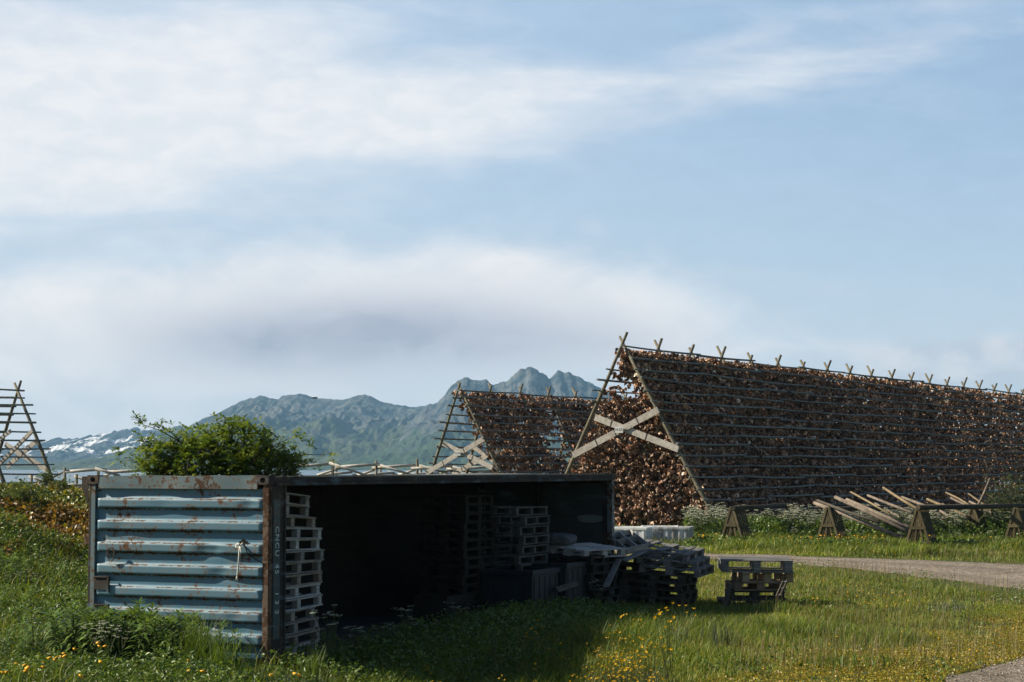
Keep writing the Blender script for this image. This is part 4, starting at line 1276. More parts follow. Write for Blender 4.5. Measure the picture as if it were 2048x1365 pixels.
# --- big rack -------------------------------------------------------------
D0 = 72.0
ap = P(1246, 690, D0)
fR = P(1452, 1072, D0 - 2.05); fR.z = 0
fL = P(1084, 1064, D0 + 2.05); fL.z = 0
big = Rack(ap, fR, fL, RD, 19, 3.0)
r1 = empty("fish_rack", ap.xy.to_3d(), (0, 0, 0), "tall wooden rack full of dried fish, crossed boards and number plate on its end", "drying rack", "A-shaped fish drying racks")
ROOT_INV = {}
def adopt(root):
    """children were built in world coordinates; keep them there"""
    for ch in root.children: ch.matrix_parent_inverse = Matrix.Translation(root.location).inverted()
legs(r1, big, 0.40, 0.078)
ROWS = [0.012] + [0.012 + (k) * 0.0565 for k in range(1, 18)]
pole_rows(r1, big, 1, ROWS, -0.35, big.len + 0.5, 0.042, 6.2, 0.12, 78)
pole_rows(r1, big, -1, ROWS[2:6:1][::1], -0.50, big.len + 0.5, 0.038, 9.0, 0.12, 8)
pole_rows(r1, big, -1, ROWS[6:], 0.05, big.len + 0.5, 0.040, 9.0, 0.12, 20)
# crossed boards on the end frame, and the next pair inside
FO = RD * -0.20
def onfront(px, py, k=0.0):
    """point on the plane of the end frame seen at this pixel"""
    d = P(px, py, 1.0) - Vector((0, 0, HC)); o = Vector((0, 0, HC))
    p0 = ap + RD * k
    tt_ = (p0 - o).dot(RD) / d.dot(RD)
    return o + d * tt_
b1 = brace(r1, onfront(1146, 911, -0.16), onfront(1317, 820, -0.16), 0.24, 0.045, (0.28, 0.5, 0.76))
b2 = brace(r1, onfront(1190, 835, -0.10), onfront(1357, 899, -0.10), 0.24, 0.045, (0.2, 0.62))
for (pa, pb) in (((1262, 845), (1335, 882)), ((1268, 900), (1330, 855))):
    brace(r1, onfront(*pa, 2.7), onfront(*pb, 2.7), 0.24, 0.045, ())
sp = onfront(1238, 860, -0.24)
def sign(root, p, w, h, txt, sz):
    sb = MB().box(-w / 2, w / 2, -0.008, 0.008, -h / 2, h / 2)
    o = sb.build("sign_board", M_SIGN, root, 0.003)
    o.matrix_world = Matrix.Translation(p) @ Euler((0, 0, math.atan2(RN.y, RN.x)), 'XYZ').to_matrix().to_4x4()
    me = text_mesh(txt, sz, M_BLACK, 0.001)
    me.transform(ML((0, -0.011, 0), (1, 0, 0), (0, 0, 1)))
    link("lettering", me, o)
    return o
sg = sign(r1, sp, 0.34, 0.235, "N-55", 0.14)
sg2 = sign(r1, onfront(1338, 891, -0.16), 0.17, 0.13, "TP", 0.07)
adopt(r1)
for s_ in (sg, sg2): pass

# fish of the big rack
r = np.random.default_rng(5)
def slope_fish(rk, which, n, a0, a1, f0, f1, depth, r, rows=None, keep=None):
    f = r.uniform(f0, f1, n)
    if rows is not None:                             # hang from the pole above
        rr = np.array(rows); f = rr[r.integers(0, len(rr), n)] + r.uniform(0.004, 0.05, n)
        f = f[(f >= f0) & (f <= f1)] if True else f
        n = len(f)
    al = a0 + (a1 - a0) * r.uniform(0, 1, n)
    foot = np.array(rk.fR if which > 0 else rk.fL); a = np.array(rk.apex)
    p = a[None] + (foot - a)[None] * f[:, None] + np.array(rk.u)[None] * al[:, None]
    nrm = foot - a; nrm[2] = 0; nrm /= np.linalg.norm(nrm)
    p = p - nrm[None] * r.uniform(-0.10, depth, n)[:, None]
    p[:, 2] += r.uniform(-0.05, 0.05, n)
    if keep is not None: p = p[keep(p, f, al)]
    return p
def near_dense(rk): return None
pts = []
a0_, L_ = 0.15, big.len
# density falls with distance: sample 'along' in pieces
for (s0, s1, n_) in ((0.1, 9, 10500), (9, 20, 10500), (20, 34, 9500), (34, L_, 8500)):
    pts.append(slope_fish(big, 1, n_, s0, s1, 0.02, 0.93, 0.55, r, ROWS))
pts.append(slope_fish(big, -1, 4500, 0.1, L_, 0.03, 0.93, 0.6, r))
# the inner tiers, seen through the end frame
def inner_fish(rk, n, a0, a1, r, f0=0.04, f1=0.93):
    f = np.sqrt(r.uniform(f0 ** 2, f1 ** 2, n)); s = r.uniform(-0.97, 0.97, n); al = r.uniform(a0, a1, n)
    A_, B_ = np.array(rk.fR), np.array(rk.fL); a = np.array(rk.apex)
    base = a[None] + ((A_ + B_)[None] / 2 - a[None]) * f[:, None] + (A_ - B_)[None] / 2 * (s * f)[:, None]
    return base + np.array(rk.u)[None] * al[:, None]
fr_ = inner_fish(big, 12500, 0.12, 3.2, r)
# gaps near the peak and at the bays where sky shows through
fo_ = (np.array(big.apex)[2] - fr_[:, 2]) / 7.2
hole = ((vnoise(fr_[:, 0] * 1.1, fr_[:, 2] * 1.1, 91) > 0.70) & (fo_ < 0.5)) | ((fo_ > 0.155) & (fo_ < 0.205) & (vnoise(fr_[:, 0] * 2, fr_[:, 2], 92) > 0.2))
fr_ = fr_[~hole]
deep = inner_fish(big, 7000, 3.2, 22.0, r)
dp = (np.array(big.apex)[2] - deep[:, 2]) / 7.2
deep = deep[~(((dp > 0.165) & (dp < 0.195)))]
# the 300 fish heads that show largest hang foremost in the end of the rack
order = np.argsort((fr_ - np.array(big.apex)[None]) @ np.array(RD))
front = fr_[order[:300]]; rest = fr_[order[300:]]
pts = np.concatenate(pts + [rest, deep])
tag(fish_mass("dried_fish", pts, r.uniform(0.50, 0.88, len(pts)), 77, "dense curtain of brown dried cod heads hanging along the long rack", "dried fish"), None, None, "dried cod heads on the racks")
FME = []
for k in range(10):
    for j in range(3):
        fv, fq = FISH[k]
        c_ = PALF[RNG.choice(len(PALF), p=PWF / PWF.sum())] * RNG.uniform(0.85, 1.2)
        FME.append(mesh_np("dried_fish_head", fv, quads=fq, mat=M_FISH, col=np.repeat(c_[None], len(fv), 0)))
for p in front:
    o = link("dried_fish_head", FME[random.randrange(len(FME))], None, tuple(p), (random.gauss(0, .5), random.gauss(0, .5), random.uniform(0, 6.28)))
    o.scale = (random.uniform(.58, .92),) * 3
    tag(o, "brown dried cod head hanging foremost in the open end of the tall rack", "dried fish", "dried cod heads at the rack's end")

# --- middle rack -----------------------------------------------------------
D1 = 95.0
ap1 = P(919, 776, D1)
f1R = P(1046, 1046, D1 - 1.7); f1R.z = 0
f1L = P(832, 1036, D1 + 1.7); f1L.z = 0
mid = Rack(ap1, f1R, f1L, RD, 13, 3.0)
r2 = empty("fish_rack", ap1.xy.to_3d(), (0, 0, 0), "smaller fish rack beyond the container, its end bare and its slope hung with fish", "drying rack", "A-shaped fish drying racks")
legs(r2, mid, 0.40, 0.075)
ROWS2 = [0.012 + k * 0.0625 for k in range(16)]
pole_rows(r2, mid, 1, ROWS2, -0.3, mid.len + .4, 0.042, 6.2, 0.12, 60)
pole_rows(r2, mid, -1, ROWS2[1:], -0.45, mid.len + .4, 0.042, 7, 0.12, 32)
_ap, ap = ap, ap1
brace(r2, onfront(852, 947, -0.16), onfront(968, 878, -0.16), 0.24, 0.045, (0.3, 0.66))
brace(r2, onfront(886, 887, -0.10), onfront(985, 936, -0.10), 0.24, 0.045, (0.6,))
brace(r2, onfront(905, 950, 2.85), onfront(982, 907, 2.85), 0.24, 0.045, (0.25, 0.5, 0.75))
brace(r2, onfront(945, 893, 2.9), onfront(1000, 930, 2.9), 0.24, 0.045, ())
sg = sign(r2, onfront(915, 907, -0.24), 0.34, 0.235, "N-54", 0.14)
adopt(r2)
ap = _ap
pts = slope_fish(mid, 1, 12000, 0.25, mid.len, 0.02, 0.98, 0.55, r, ROWS2)
rel = pts - np.array(ap1)[None]
al_ = rel @ np.array(RD)
hole = (vnoise(al_ * 0.45, pts[:, 2] * 0.9, 95) > 0.74)
pts = pts[~hole]
lef = slope_fish(mid, -1, 1500, 5.5, mid.len, 0.05, 0.9, 0.5, r)
pts = np.concatenate([pts, lef])
tag(fish_mass("dried_fish", pts, r.uniform(0.72, 1.1, len(pts)), 78, "brown dried cod heads hanging on the smaller rack beyond the container roof", "dried fish"), None, None, "dried cod heads on the racks")

# --- bare rack on the far side of the mound ---------------------------------
D2 = 91.0
ap2 = P(35, 776, D2)
f2R = P(140, 1050, D2 - 1.5); f2R.z = 0
f2L = P(-52, 1036, D2 + 1.5); f2L.z = 0
NB = 8
lft = Rack(ap2, f2R, f2L, -RD, NB, 3.0)
r3 = empty("fish_rack", ap2.xy.to_3d(), (0, 0, 0), "bare fish rack behind the heath mound, its poles empty against the mountains", "drying rack", "A-shaped fish drying racks")
legs(r3, lft, 0.36, 0.085, bare=True)
pole_rows(r3, lft, 1, ROWS2, -0.32, lft.len, 0.042, 6.2, 0.12, 60)
pole_rows(r3, lft, -1, ROWS2[1:], -0.3, lft.len, 0.042, 7, 0.12, 32)
_ap, ap = ap, ap2
brace(r3, onfront(14, 934, 0.1), onfront(73, 882, 0.1), 0.24, 0.045, (0.3, 0.5, 0.7))
brace(r3, onfront(10, 889, 0.06), onfront(98, 943, 0.06), 0.24, 0.045, (0.4,))
brace(r3, onfront(-10, 938, -3.0), onfront(66, 861, -3.0), 0.17, 0.1, ())
brace(r3, onfront(-30, 900, -3.0), onfront(22, 862, -3.0), 0.17, 0.06, ())
adopt(r3)
ap = _ap

# --- low open rack of bleached poles, behind ---------------------------------
def low_rack(label, posts, top, lower, diag, zfar=None):
    """posts: (px, Y, top z); top/lower: rails between post indices; diag: (px0,py0,px1,py1,Y)"""
    X0, Y0 = posts[0][0], posts[0][1]
    root = empty("pole_rack", ((X0 - 1024) / F * Y0, Y0, 0), (0, 0, 0), label, "pole rack", "low racks of bleached poles")
    for (px, Y, zt) in posts:
        x = (px - 1024) / F * Y
        MB().tube([(x, Y, float(terr(x, Y)) - 0.1), (x + random.uniform(-.03, .03), Y, zt)], [0.085, 0.075], 7).build("post", W_LEG, root)
    for (pa, pb, Y, rad) in top:
        MB().tube([P(pa[0], pa[1], Y), P((pa[0] + pb[0]) / 2, (pa[1] + pb[1]) / 2 + random.uniform(-.6, .6), Y), P(pb[0], pb[1], Y)], [rad * 1.1, rad, rad * .85], 7).build("rail", W_FENCE, root)
    for (x0, y0, x1, y1, Y) in diag:
        MB().tube([P(x0, y0, Y), P(x1, y1, Y)], [0.075, 0.065], 7).build("diagonal_pole", W_FENCE, root)
    adopt(root)
    return root
YF = 112.0
hz_ = lambda py, Y: HC + (935 - py) / F * Y
low_rack("low rack of bleached poles showing above the container roof, with crossing diagonals",
    [(586, YF, hz_(932, YF)), (666, YF, hz_(919, YF)), (754, YF, hz_(921, YF)), (835, YF, hz_(918, YF)), (903, YF, hz_(928, YF)), (985, YF, hz_(934, YF)),
     (673, YF + 3.2, hz_(930, YF + 3)), (761, YF + 3.2, hz_(932, YF)), (842, YF + 3.2, hz_(934, YF))],
    [((590, 933), (660, 928), YF, 0.085), ((671, 935), (760, 929), YF - .2, 0.085), ((744, 937), (840, 930), YF + .2, 0.085), ((822, 938), (905, 932), YF - .2, 0.085), ((893, 939), (1000, 933), YF, 0.08),
     ((645, 949), (705, 945), YF + 3, 0.08), ((705, 951), (790, 946), YF + 3, 0.08), ((790, 950), (880, 947), YF + 3, 0.08), ((870, 950), (1000, 945), YF + 3, 0.08)],
    [], [(658, 926, 732, 951, YF - .35), (634, 951, 690, 934, YF + .3), (716, 952, 752, 939, YF + .3), (760, 931, 826, 951, YF - .35), (800, 950, 836, 938, YF + .3), (838, 931, 905, 950, YF - .35),
         (775, 944, 795, 951, YF + 3.3), (880, 948, 905, 938, YF + .3), (905, 934, 960, 948, YF - .35)])
YG = 104.0
low_rack("low rack of bleached poles showing between the bare rack and the container",
    [(132, YG, hz_(936, YG)), (198, YG, hz_(937, YG)), (233, YG, hz_(938, YG)), (65, YG + 4, hz_(948, YG + 4)), (156, YG + 4, hz_(949, YG + 4)), (-20, YG, hz_(940, YG)), (300, YG, hz_(940, YG))],
    [((131, 944), (214, 939), YG, 0.085), ((212, 945), (305, 940), YG - .2, 0.085), ((60, 973), (245, 968), YG + 1, 0.085), ((-30, 965), (26, 976), YG + 2, 0.08), ((-60, 981), (120, 979), YG + 4, 0.08), ((100, 976), (240, 979), YG + 4, 0.08)],
    [], [(190, 937, 240, 952, YG - .35), (94, 960, 134, 941, YG + .3), (57, 952, 118, 976, YG + 4.3), (58, 977, 98, 955, YG + 4.6), (148, 953, 190, 966, YG + 4.3), (208, 953, 236, 941, YG + .4)])

# ------------------------------------------------------------------ trestles of old pallets, with beams and loose poles
def panel_mesh():
    """a tall slatted panel: slats down, two cross rails, standing 1.25 m"""
    mb = MB()
    for k in range(6):
        x = -0.40 + k * 0.16
        mb.box(x - 0.045, x + 0.045, -0.011, 0.011, 0.02, 1.26, j=.004)
    for z_ in (0.06, 0.62, 1.16):
        mb.box(-0.46, 0.46, 0.012, 0.085, z_ - 0.05, z_ + 0.05, j=.003)
    return mb.mesh("slatted_panel", W_MOSS)
PANEL = panel_mesh()
def cross_mesh(w, z_, th): return MB().box(-w / 2, w / 2, -0.025, 0.025, z_ - th / 2, z_ + th / 2, j=.003).mesh("tie_board", W_MOSS)
TIE1, TIE2 = cross_mesh(0.52, 0.66, 0.09), cross_mesh(0.86, 0.20, 0.05)
TIE3 = cross_mesh(0.86, 0.07, 0.04)
TY = math.atan2(RD.y, RD.x)                    # the ridge of each trestle runs like the racks
def trestle(px, Y, label, yaw=0.0):
    x = (px - 1024) / F * Y
    o = empty("trestle", (x, Y, float(terr(x, Y))), (0, 0, TY + yaw), label, "trestle", "trestles of old pallets along the verge")
    lean = 0.27
    for s in (1, -1):
        p = link("slatted_panel", PANEL, o, (0, s * 0.37, 0), (0, 0, 0))
        p.rotation_euler = Euler((s * lean, 0, 0 if s > 0 else 0), 'XYZ')
        if s > 0: p.scale = (1, -1, 1)
    for me in (TIE1, TIE2, TIE3):
        link("tie_board", me, o, (-0.50, 0, 0), (0, 0, PI / 2))
    for s in (1, -1):
        MB().bar((-0.49, s * 0.42, 0.0), (-0.49, s * 0.03, 1.26), 0.07, 0.06, (1, 0, 0)).build("corner_board", W_MOSS, o)
        MB().bar((-0.49, s * 0.12, 0.64), (-0.49, s * 0.03, 1.2), 0.04, 0.03, (1, 0, 0)).build("corner_board", W_MOSS, o)
    MB().bar((-0.49, -0.18, 0.1), (-0.49, 0.02, 1.1), 0.05, 0.025, (1, 0, 0)).build("slat", W_MOSS, o)
    MB().bar((-0.49, 0.10, 0.1), (-0.49, 0.0, 1.1), 0.05, 0.025, (1, 0, 0)).build("slat", W_MOSS, o)
    return o
TG = [(1474, 63.5, "mossy pallet trestle nearest the big rack's front leg, at the roadside"),
      (1586, 69.5, "mossy pallet trestle behind the first one, half sunk in white flowers"),
      (1664, 64.0, "mossy pallet trestle under the ends of the leaning poles"),
      (1842, 61.3, "large pallet trestle standing tallest in the verge, at the foot of the leaning poles"),
      (1950, 66.8, "dark pallet trestle under the long beam, among white flowers"),
      (2036, 64.3, "pallet trestle under the long beam, next to the green bush")]
for a in TG: trestle(*a)
def beam(label, pa, pb, Ya, Yb, rad):
    o = MB().tube([P(pa[0], pa[1], Ya), P((pa[0] + pb[0]) / 2, (pa[1] + pb[1]) / 2 + 1, (Ya + Yb) / 2), P(pb[0], pb[1], Yb)], [rad, rad * .95, rad * .85], 8).build("beam", W_DARK)
    tag(o, label, "beam", "beams laid over the trestles", "thing")
beam("short round beam laid from the first trestle to the one behind it", (1466, 1017), (1582, 1009), 63.0, 70.2, 0.075)
beam("dark round beam half hidden under the leaning poles", (1655, 1019), (1850, 1011), 63.6, 70.5, 0.075)
beam("long dark beam over the tallest trestle, running towards the green bush", (1836, 1015), (2110, 1010), 60.8, 66.5, 0.085)

PL = [((760, 325), (1310, 545), .095, "W"), ((780, 310), (1160, 445), .07, "D"), ((890, 290), (1330, 500), .10, "W"), ((960, 305), (1345, 475), .095, "W"), ((985, 258), (1230, 400), .05, "B"),
      ((1090, 280), (1365, 388), .07, "W"), ((1185, 232), (1410, 372), .07, "B"), ((1300, 290), (1520, 372), .075, "W"), ((1455, 303), (1700, 408), .075, "B"),
      ((1570, 262), (1720, 345), .05, "B"), ((1600, 295), (1790, 372), .075, "W"), ((1710, 270), (1850, 372), .05, "B"), ((1715, 318), (1855, 392), .075, "W"),
      ((1478, 372), (1600, 452), .07, "B"), ((1498, 352), (1665, 442), .07, "W"), ((1548, 335), (1690, 415), .075, "W"), ((982, 318), (1350, 490), .07, "W"), ((1135, 330), (1400, 470), .07, "W")]
PLW = {"W": wood_mat("bare_pole_wood", (0.10, 0.08, 0.062), (0.20, 0.165, 0.135), (0.30, 0.255, 0.21), 3, 'N', 0.85, 0.15), "D": W_DARK, "B": wood_mat("tan_pole_wood", (0.11, 0.085, 0.05), (0.20, 0.155, 0.095), (0.28, 0.22, 0.14), 3, 'N', 0.85, 0.15)}
PLL = ["lowest thick pole of the leaning bundle, its foot at the tallest trestle", "thin dark pole lying just above the lowest thick pole", "thick bare pole with the foot nearest the tallest trestle's middle", "thick bare pole, third of the foremost bundle",
       "thin tan pole sticking up above the foremost bundle", "bare pole lying flatter behind the foremost bundle", "tan pole rising steepest behind the tallest trestle", "bare pole behind the tallest trestle, crossing under the long beam",
       "tan pole in the second bundle, beyond the tallest trestle", "thin tan pole crossing over the second bundle", "bare pole ending near the dark trestle under the long beam", "thin tan pole above the dark trestle", "bare pole passing under the long beam to the flowers",
       "tan pole low in the second bundle, by the tallest trestle", "bare pole in the lower middle of the second bundle", "bare pole in the upper middle of the second bundle", "bare pole squeezed between the thick poles of the foremost bundle", "bare pole half hidden behind the thick foremost poles"]
for i, (a, b, rad, mk) in enumerate(PL):
    pa = (1380 + a[0] / 3.066, 900 + a[1] / 3.066); pb = (1380 + b[0] / 3.066, 900 + b[1] / 3.066)
    near = i in (0, 1, 2, 3, 4, 16, 17, 5)
    Yb = (61.8 if i < 2 else 62.6 + 0.25 * i) if near else 65.2 + 0.12 * i
    Ya = Yb + (2.6 if near else 3.0)
    q0, q1 = P(*pa, Ya), P(*pb, Yb)
    mid_ = (q0 + q1) / 2 + jit3(.03)
    o = MB().tube([q0, mid_, q1], [rad * .6, rad * .7, rad * .78], 8).build("wooden_pole", PLW[mk])
    tag(o, PLL[i], "pole", "poles leaning on the trestles")
q0, q1 = P(1980, 957, 66), P(1956, 1012, 66)
o = MB().tube([q0, q0.lerp(q1, .55) + Vector((.02, 0, 0)), q1], [.03, .04, .05], 7).build("wooden_pole", PLW["W"])
tag(o, "thin stick standing almost upright behind the long beam", "pole", "poles leaning on the trestles")

# ------------------------------------------------------------------ bird
m, nt = new_mat("dark_feathers"); t = NT(nt); t.out(t.bsdf((0.03, 0.03, 0.035), 0.7)); M_BIRD = m
bp = P(629, 797, 160)
bird = empty("bird", bp, (0, 0, 0.5), "small dark bird gliding before the mountain ridge", "bird")
mb = MB()
mb.tube([(-0.24, 0, 0.0), (-0.14, 0, 0.012), (0.0, 0, 0.02), (0.12, 0, 0.02), (0.19, 0, 0.035), (0.24, 0, 0.03), (0.28, 0, 0.022)], [0.012, 0.035, 0.055, 0.048, 0.036, 0.026, 0.006], 8)
mb.add([(-0.38, -0.07, 0), (-0.38, 0.07, 0), (-0.2, 0.02, 0.012), (-0.2, -0.02, 0.012), (-0.38, -0.07, -.006), (-0.38, 0.07, -.006), (-0.2, 0.02, 0.0), (-0.2, -0.02, 0.0)], [(0, 1, 2, 3), (7, 6, 5, 4), (0, 4, 5, 1)])
mb.build("bird_body", M_BIRD, bird)
for s in (1, -1):
    w_ = MB()
    top = [(0.09, 0.04 * s, 0.04), (-0.08, 0.04 * s, 0.035), (0.13, 0.26 * s, 0.11), (-0.05, 0.26 * s, 0.10), (0.06, 0.50 * s, 0.07), (-0.06, 0.48 * s, 0.06), (-0.04, 0.64 * s, 0.02)]
    vs = top + [(x, y, z_ - 0.012) for x, y, z_ in top]
    w_.add(vs, [(0, 1, 3, 2), (2, 3, 5, 4), (4, 5, 6), (7, 9, 10, 8), (9, 11, 12, 10), (11, 13, 12), (0, 2, 9, 7), (2, 4, 11, 9), (4, 6, 13, 11), (1, 8, 10, 3), (3, 10, 12, 5), (5, 12, 13, 6), (0, 7, 8, 1)])
    w_.build("wing", M_BIRD, bird)
# ------------------------------------------------------------------ grass and herbs
M_GRASS = leaf_mat("grass_blade", 0.5, 0.35, 0.3)
M_LEAF = leaf_mat("herb_leaf", 0.42, 0.3, 0.4)
r = np.random.default_rng(21)

def blades(x, y, z, h, w, lean, col, r, az=None):
    """curved blades: five points each"""
    n = len(x)
    a = r.uniform(0, 2 * PI, n) if az is None else az
    dx, dy = np.cos(a), np.sin(a)
    b = a + PI / 2 + r.normal(0, 0.5, n)
    bx, by = np.cos(b) * w / 2, np.sin(b) * w / 2
    ln = lean * h
    V = np.empty((n, 5, 3))
    V[:, 0] = np.stack([x - bx, y - by, z], -1); V[:, 1] = np.stack([x + bx, y + by, z], -1)
    mx, my, mz = x + dx * ln * 0.32, y + dy * ln * 0.32, z + h * 0.6
    V[:, 2] = np.stack([mx + bx * 0.8, my + by * 0.8, mz], -1); V[:, 3] = np.stack([mx - bx * 0.8, my - by * 0.8, mz], -1)
    V[:, 4] = np.stack([x + dx * ln, y + dy * ln, z + h * (1 - 0.25 * lean)], -1)
    i = np.arange(n)[:, None] * 5
    return V.reshape(-1, 3), i + np.array([[0, 1, 2, 3]]), i + np.array([[3, 2, 4]]), np.repeat(col, 5, 0)

class Veg:
    def __init__(s): s.V, s.Q, s.T, s.C, s.n = [], [], [], [], 0
    def add(s, V, Q, T, C):
        s.V.append(V)
        if Q is not None: s.Q.append(Q + s.n)
        if T is not None: s.T.append(T + s.n)
        s.C.append(C); s.n += len(V)
    def build(s, name, mat, parent=None):
        return link(name, mesh_np(name, np.concatenate(s.V), np.concatenate(s.T) if s.T else None, np.concatenate(s.Q) if s.Q else None, mat, np.concatenate(s.C)), parent)

GCOL = np.array([(0.12, 0.18, 0.022), (0.185, 0.225, 0.028), (0.08, 0.14, 0.022), (0.235, 0.245, 0.042), (0.29, 0.24, 0.075), (0.05, 0.10, 0.02)])
def pick(n, p, r): 
    p = np.array(p, float); return GCOL[r.choice(len(GCOL), n, p=p / p.sum())] * r.uniform(0.8, 1.2, (n, 1))

def scatter(n, y0, y1, m0, m1, r, pw=1.0):
    """points on the visible wedge of ground; m0, m1 = side limits as tan(az) (slightly outside the frame)"""
    u = r.uniform(0, 1, n)
    y = y0 + (y1 - y0) * u ** pw
    x = (m0 + (m1 - m0) * r.uniform(0, 1, n)) * y
    return x, y

def local(x, y):
    """container coordinates of ground points"""
    dx, dy = x - A0.x, y - A0.y
    return dx * N.x + dy * N.y, dx * U.x + dy * U.y
def in_cont(x, y, pad=0.0):
    a, b = local(x, y)
    return (a > -CW - pad) & (a < 0.02 + pad) & (b > -0.04 - pad) & (b < CL + pad)
def mound(x, y): return np.exp(-(((x + 12.6) / 6.9) ** 2 + ((y - 40.0) / 9.0) ** 2) ** 2)

# lawn and meadow grass, everywhere in front
gr = Veg()
def grass_zone(n, y0, y1, m0, m1, hfun, pfun, wid, lean, pw=1.3):
    x, y = scatter(n, y0, y1, m0, m1, r, pw)
    ex = 0.45 * (fbm(x * 1.7, y * 1.7, 143, 2) - .35)              # turf creeps over the edge of the gravel
    tubs_ = (np.abs(x - (y / F * 288)) < 1.6) & (y > 61.6) & (y < 64.4)
    k = ~tubs_ & ~(in_poly(x, y) & in_poly(x + ex, y) & in_poly(x - ex, y + ex) & in_poly(x, y - ex)) & ~in_cont(x, y)
    x, y = x[k], y[k]
    h, keep, dry = hfun(x, y)
    x, y, h, dry = x[keep], y[keep], h[keep], dry[keep]
    n = len(x)
    z = terr(x, y) - 0.01
    base = pick(n, (3, 3, 3, 1.2, 0.5, 1.5), r)
    yel = pick(n, (0.5, 2.5, 0.3, 3.5, 1.6, 0), r)
    col = np.where((r.uniform(0, 1, n) < dry)[:, None], yel, base)
    col = col * (0.42 + 1.16 * fbm(x * 0.9, y * 0.9, 107, 4))[:, None]
    gr.add(*blades(x, y, z, h * r.uniform(0.6, 1.25, n), wid * r.uniform(.7, 1.4, n) * (0.6 + y / 60), r.uniform(lean[0], lean[1], n), col, r))
def lawn(x, y):
    a, b = local(x, y)
    clump = fbm(x * 0.7, y * 0.7, 101, 3); fine_ = vnoise(x * 2.3, y * 2.3, 102)
    tall = np.clip((clump - 0.52) * 5, 0, 1)
    # taller rank grass along the shade edge and before the open side
    edge = np.exp(-((a - 3.6) / 1.3) ** 2) * sstep(-4, 0, b) * sstep(11, 6, b)
    rank = np.exp(-((a - 0.9) / 1.5) ** 2) * (b > -1.5) * sstep(9.0, 6.5, b)
    h = 0.085 + 0.13 * tall + 0.05 * fine_ + 0.26 * edge + 0.20 * rank
    # trodden, mossy ground beside the gravel
    dr = np.full(len(x), 9.0)
    for e in (ei, eo):
        for s in range(0, len(e), 3): dr = np.minimum(dr, np.hypot(x - e[s, 0], y - e[s, 1]))
    worn = 1 - sstep(0.4, 3.2, dr * np.where(y < 33, 0.75, 1.15) + 2.0 * (clump - 0.5))
    h = h * (1 - 0.80 * worn)
    keep = (r.uniform(0, 1, len(x)) > 0.30 * (fine_ < 0.35)) & (h > 0.02) & (r.uniform(0, 1, len(x)) > 0.62 * worn)
    dry = np.clip(0.20 + 1.6 * (fbm(x * 0.4, y * 0.4, 103, 3) - 0.45) + 0.55 * worn - 0.5 * tall - 0.4 * rank - .2 * edge, 0.03, 0.95)
    return h, keep, dry
grass_zone(270000, 20.5, 36, -0.31, 0.33, lawn, None, 0.0068, (0.25, 0.9), 1.15)
grass_zone(170000, 36, 60, -0.10, 0.33, lawn, None, 0.0085, (0.25, 0.9), 1.1)
def verge(x, y):
    c = fbm(x * 0.6, y * 0.6, 111, 3)
    dr = np.full(len(x), 9.0)
    for s in range(0, len(eo), 3): dr = np.minimum(dr, np.hypot(x - eo[s, 0], y - eo[s, 1]))
    near = 1 - sstep(0.5, 2.2, dr)
    h = (0.16 + 0.26 * np.clip((c - 0.4) * 4, 0, 1)) * (1 - 0.6 * near)
    return h, h > 0, np.clip(0.2 + 0.35 * near + 0.5 * (c < 0.45), 0, 1)
grass_zone(100000, 56, 71, 0.03, 0.33, verge, None, 0.011, (0.3, 0.9), 1.0)
def beyond(x, y):
    c = fbm(x * 0.3, y * 0.3, 115, 3)
    return 0.22 + 0.3 * c, (mound(x, y) < 0.5), np.full(len(x), 0.3)
grass_zone(30000, 62, 105, -0.34, 0.30, beyond, None, 0.03, (0.3, 0.9), 1.0)
def bank(x, y):
    c = fbm(x * 0.7, y * 0.7, 121, 3)
    h = 0.20 + 0.36 * np.clip((c - 0.38) * 3, 0, 1)
    return h, (mound(x, y) < 0.30) & (x < -3.0), np.clip(0.15 + 1.2 * (c - 0.6), 0.02, 0.5)
grass_zone(42000, 20, 36, -0.46, -0.09, bank, None, 0.008, (0.3, 1.0), 1.1)
# thin seeding stalks standing above the turf
x, y = scatter(16000, 20.8, 56, -0.10, 0.33, r, 1.25)
c_ = fbm(x * 0.5, y * 0.5, 117, 3)
k = ~in_poly(x, y) & ~in_cont(x, y, .1) & (c_ > .42); x, y = x[k], y[k]
n_s = len(x)
sc_ = np.array([(0.26, 0.20, 0.11), (0.22, 0.15, 0.10), (0.30, 0.26, 0.14), (0.16, 0.17, 0.06)])[r.integers(0, 4, n_s)] * r.uniform(.7, 1.2, (n_s, 1))
gr.add(*blades(x, y, terr(x, y), r.uniform(.20, .42, n_s), np.full(n_s, .0055) * (0.6 + y / 60), r.uniform(.05, .35, n_s), sc_, r))
go = gr.build("grass", M_GRASS)
tag(go, "green and yellowing meadow grass round the container and along the road", "grass", None, "stuff")

# broad-leaved weeds in the grass: diamond leaves at all heights, and moss tufts by the gravel
wd = Veg()
def leaves(x, y, z, size, col, r, tilt=0.7, asp=0.38):
    n = len(x)
    M = rotm(n, r, tilt)
    L = np.array([(0, 0, 0), (asp, 0.45, 0.10), (0, 1.0, -0.05), (-asp, 0.45, 0.10)])
    V = np.einsum('nij,vj->nvi', M, L) * size[:, None, None] + np.stack([x, y, z], -1)[:, None, :]
    i = np.arange(n)[:, None] * 4
    return V.reshape(-1, 3), None, np.concatenate([i + np.array([[0, 1, 2]]), i + np.array([[0, 2, 3]])]), np.repeat(col, 4, 0)
HC_ = np.array([(0.08, 0.14, 0.028), (0.11, 0.18, 0.036), (0.06, 0.11, 0.026), (0.155, 0.21, 0.04)])
def hcol(n, r): return HC_[r.integers(0, 4, n)] * r.uniform(.8, 1.25, (n, 1))
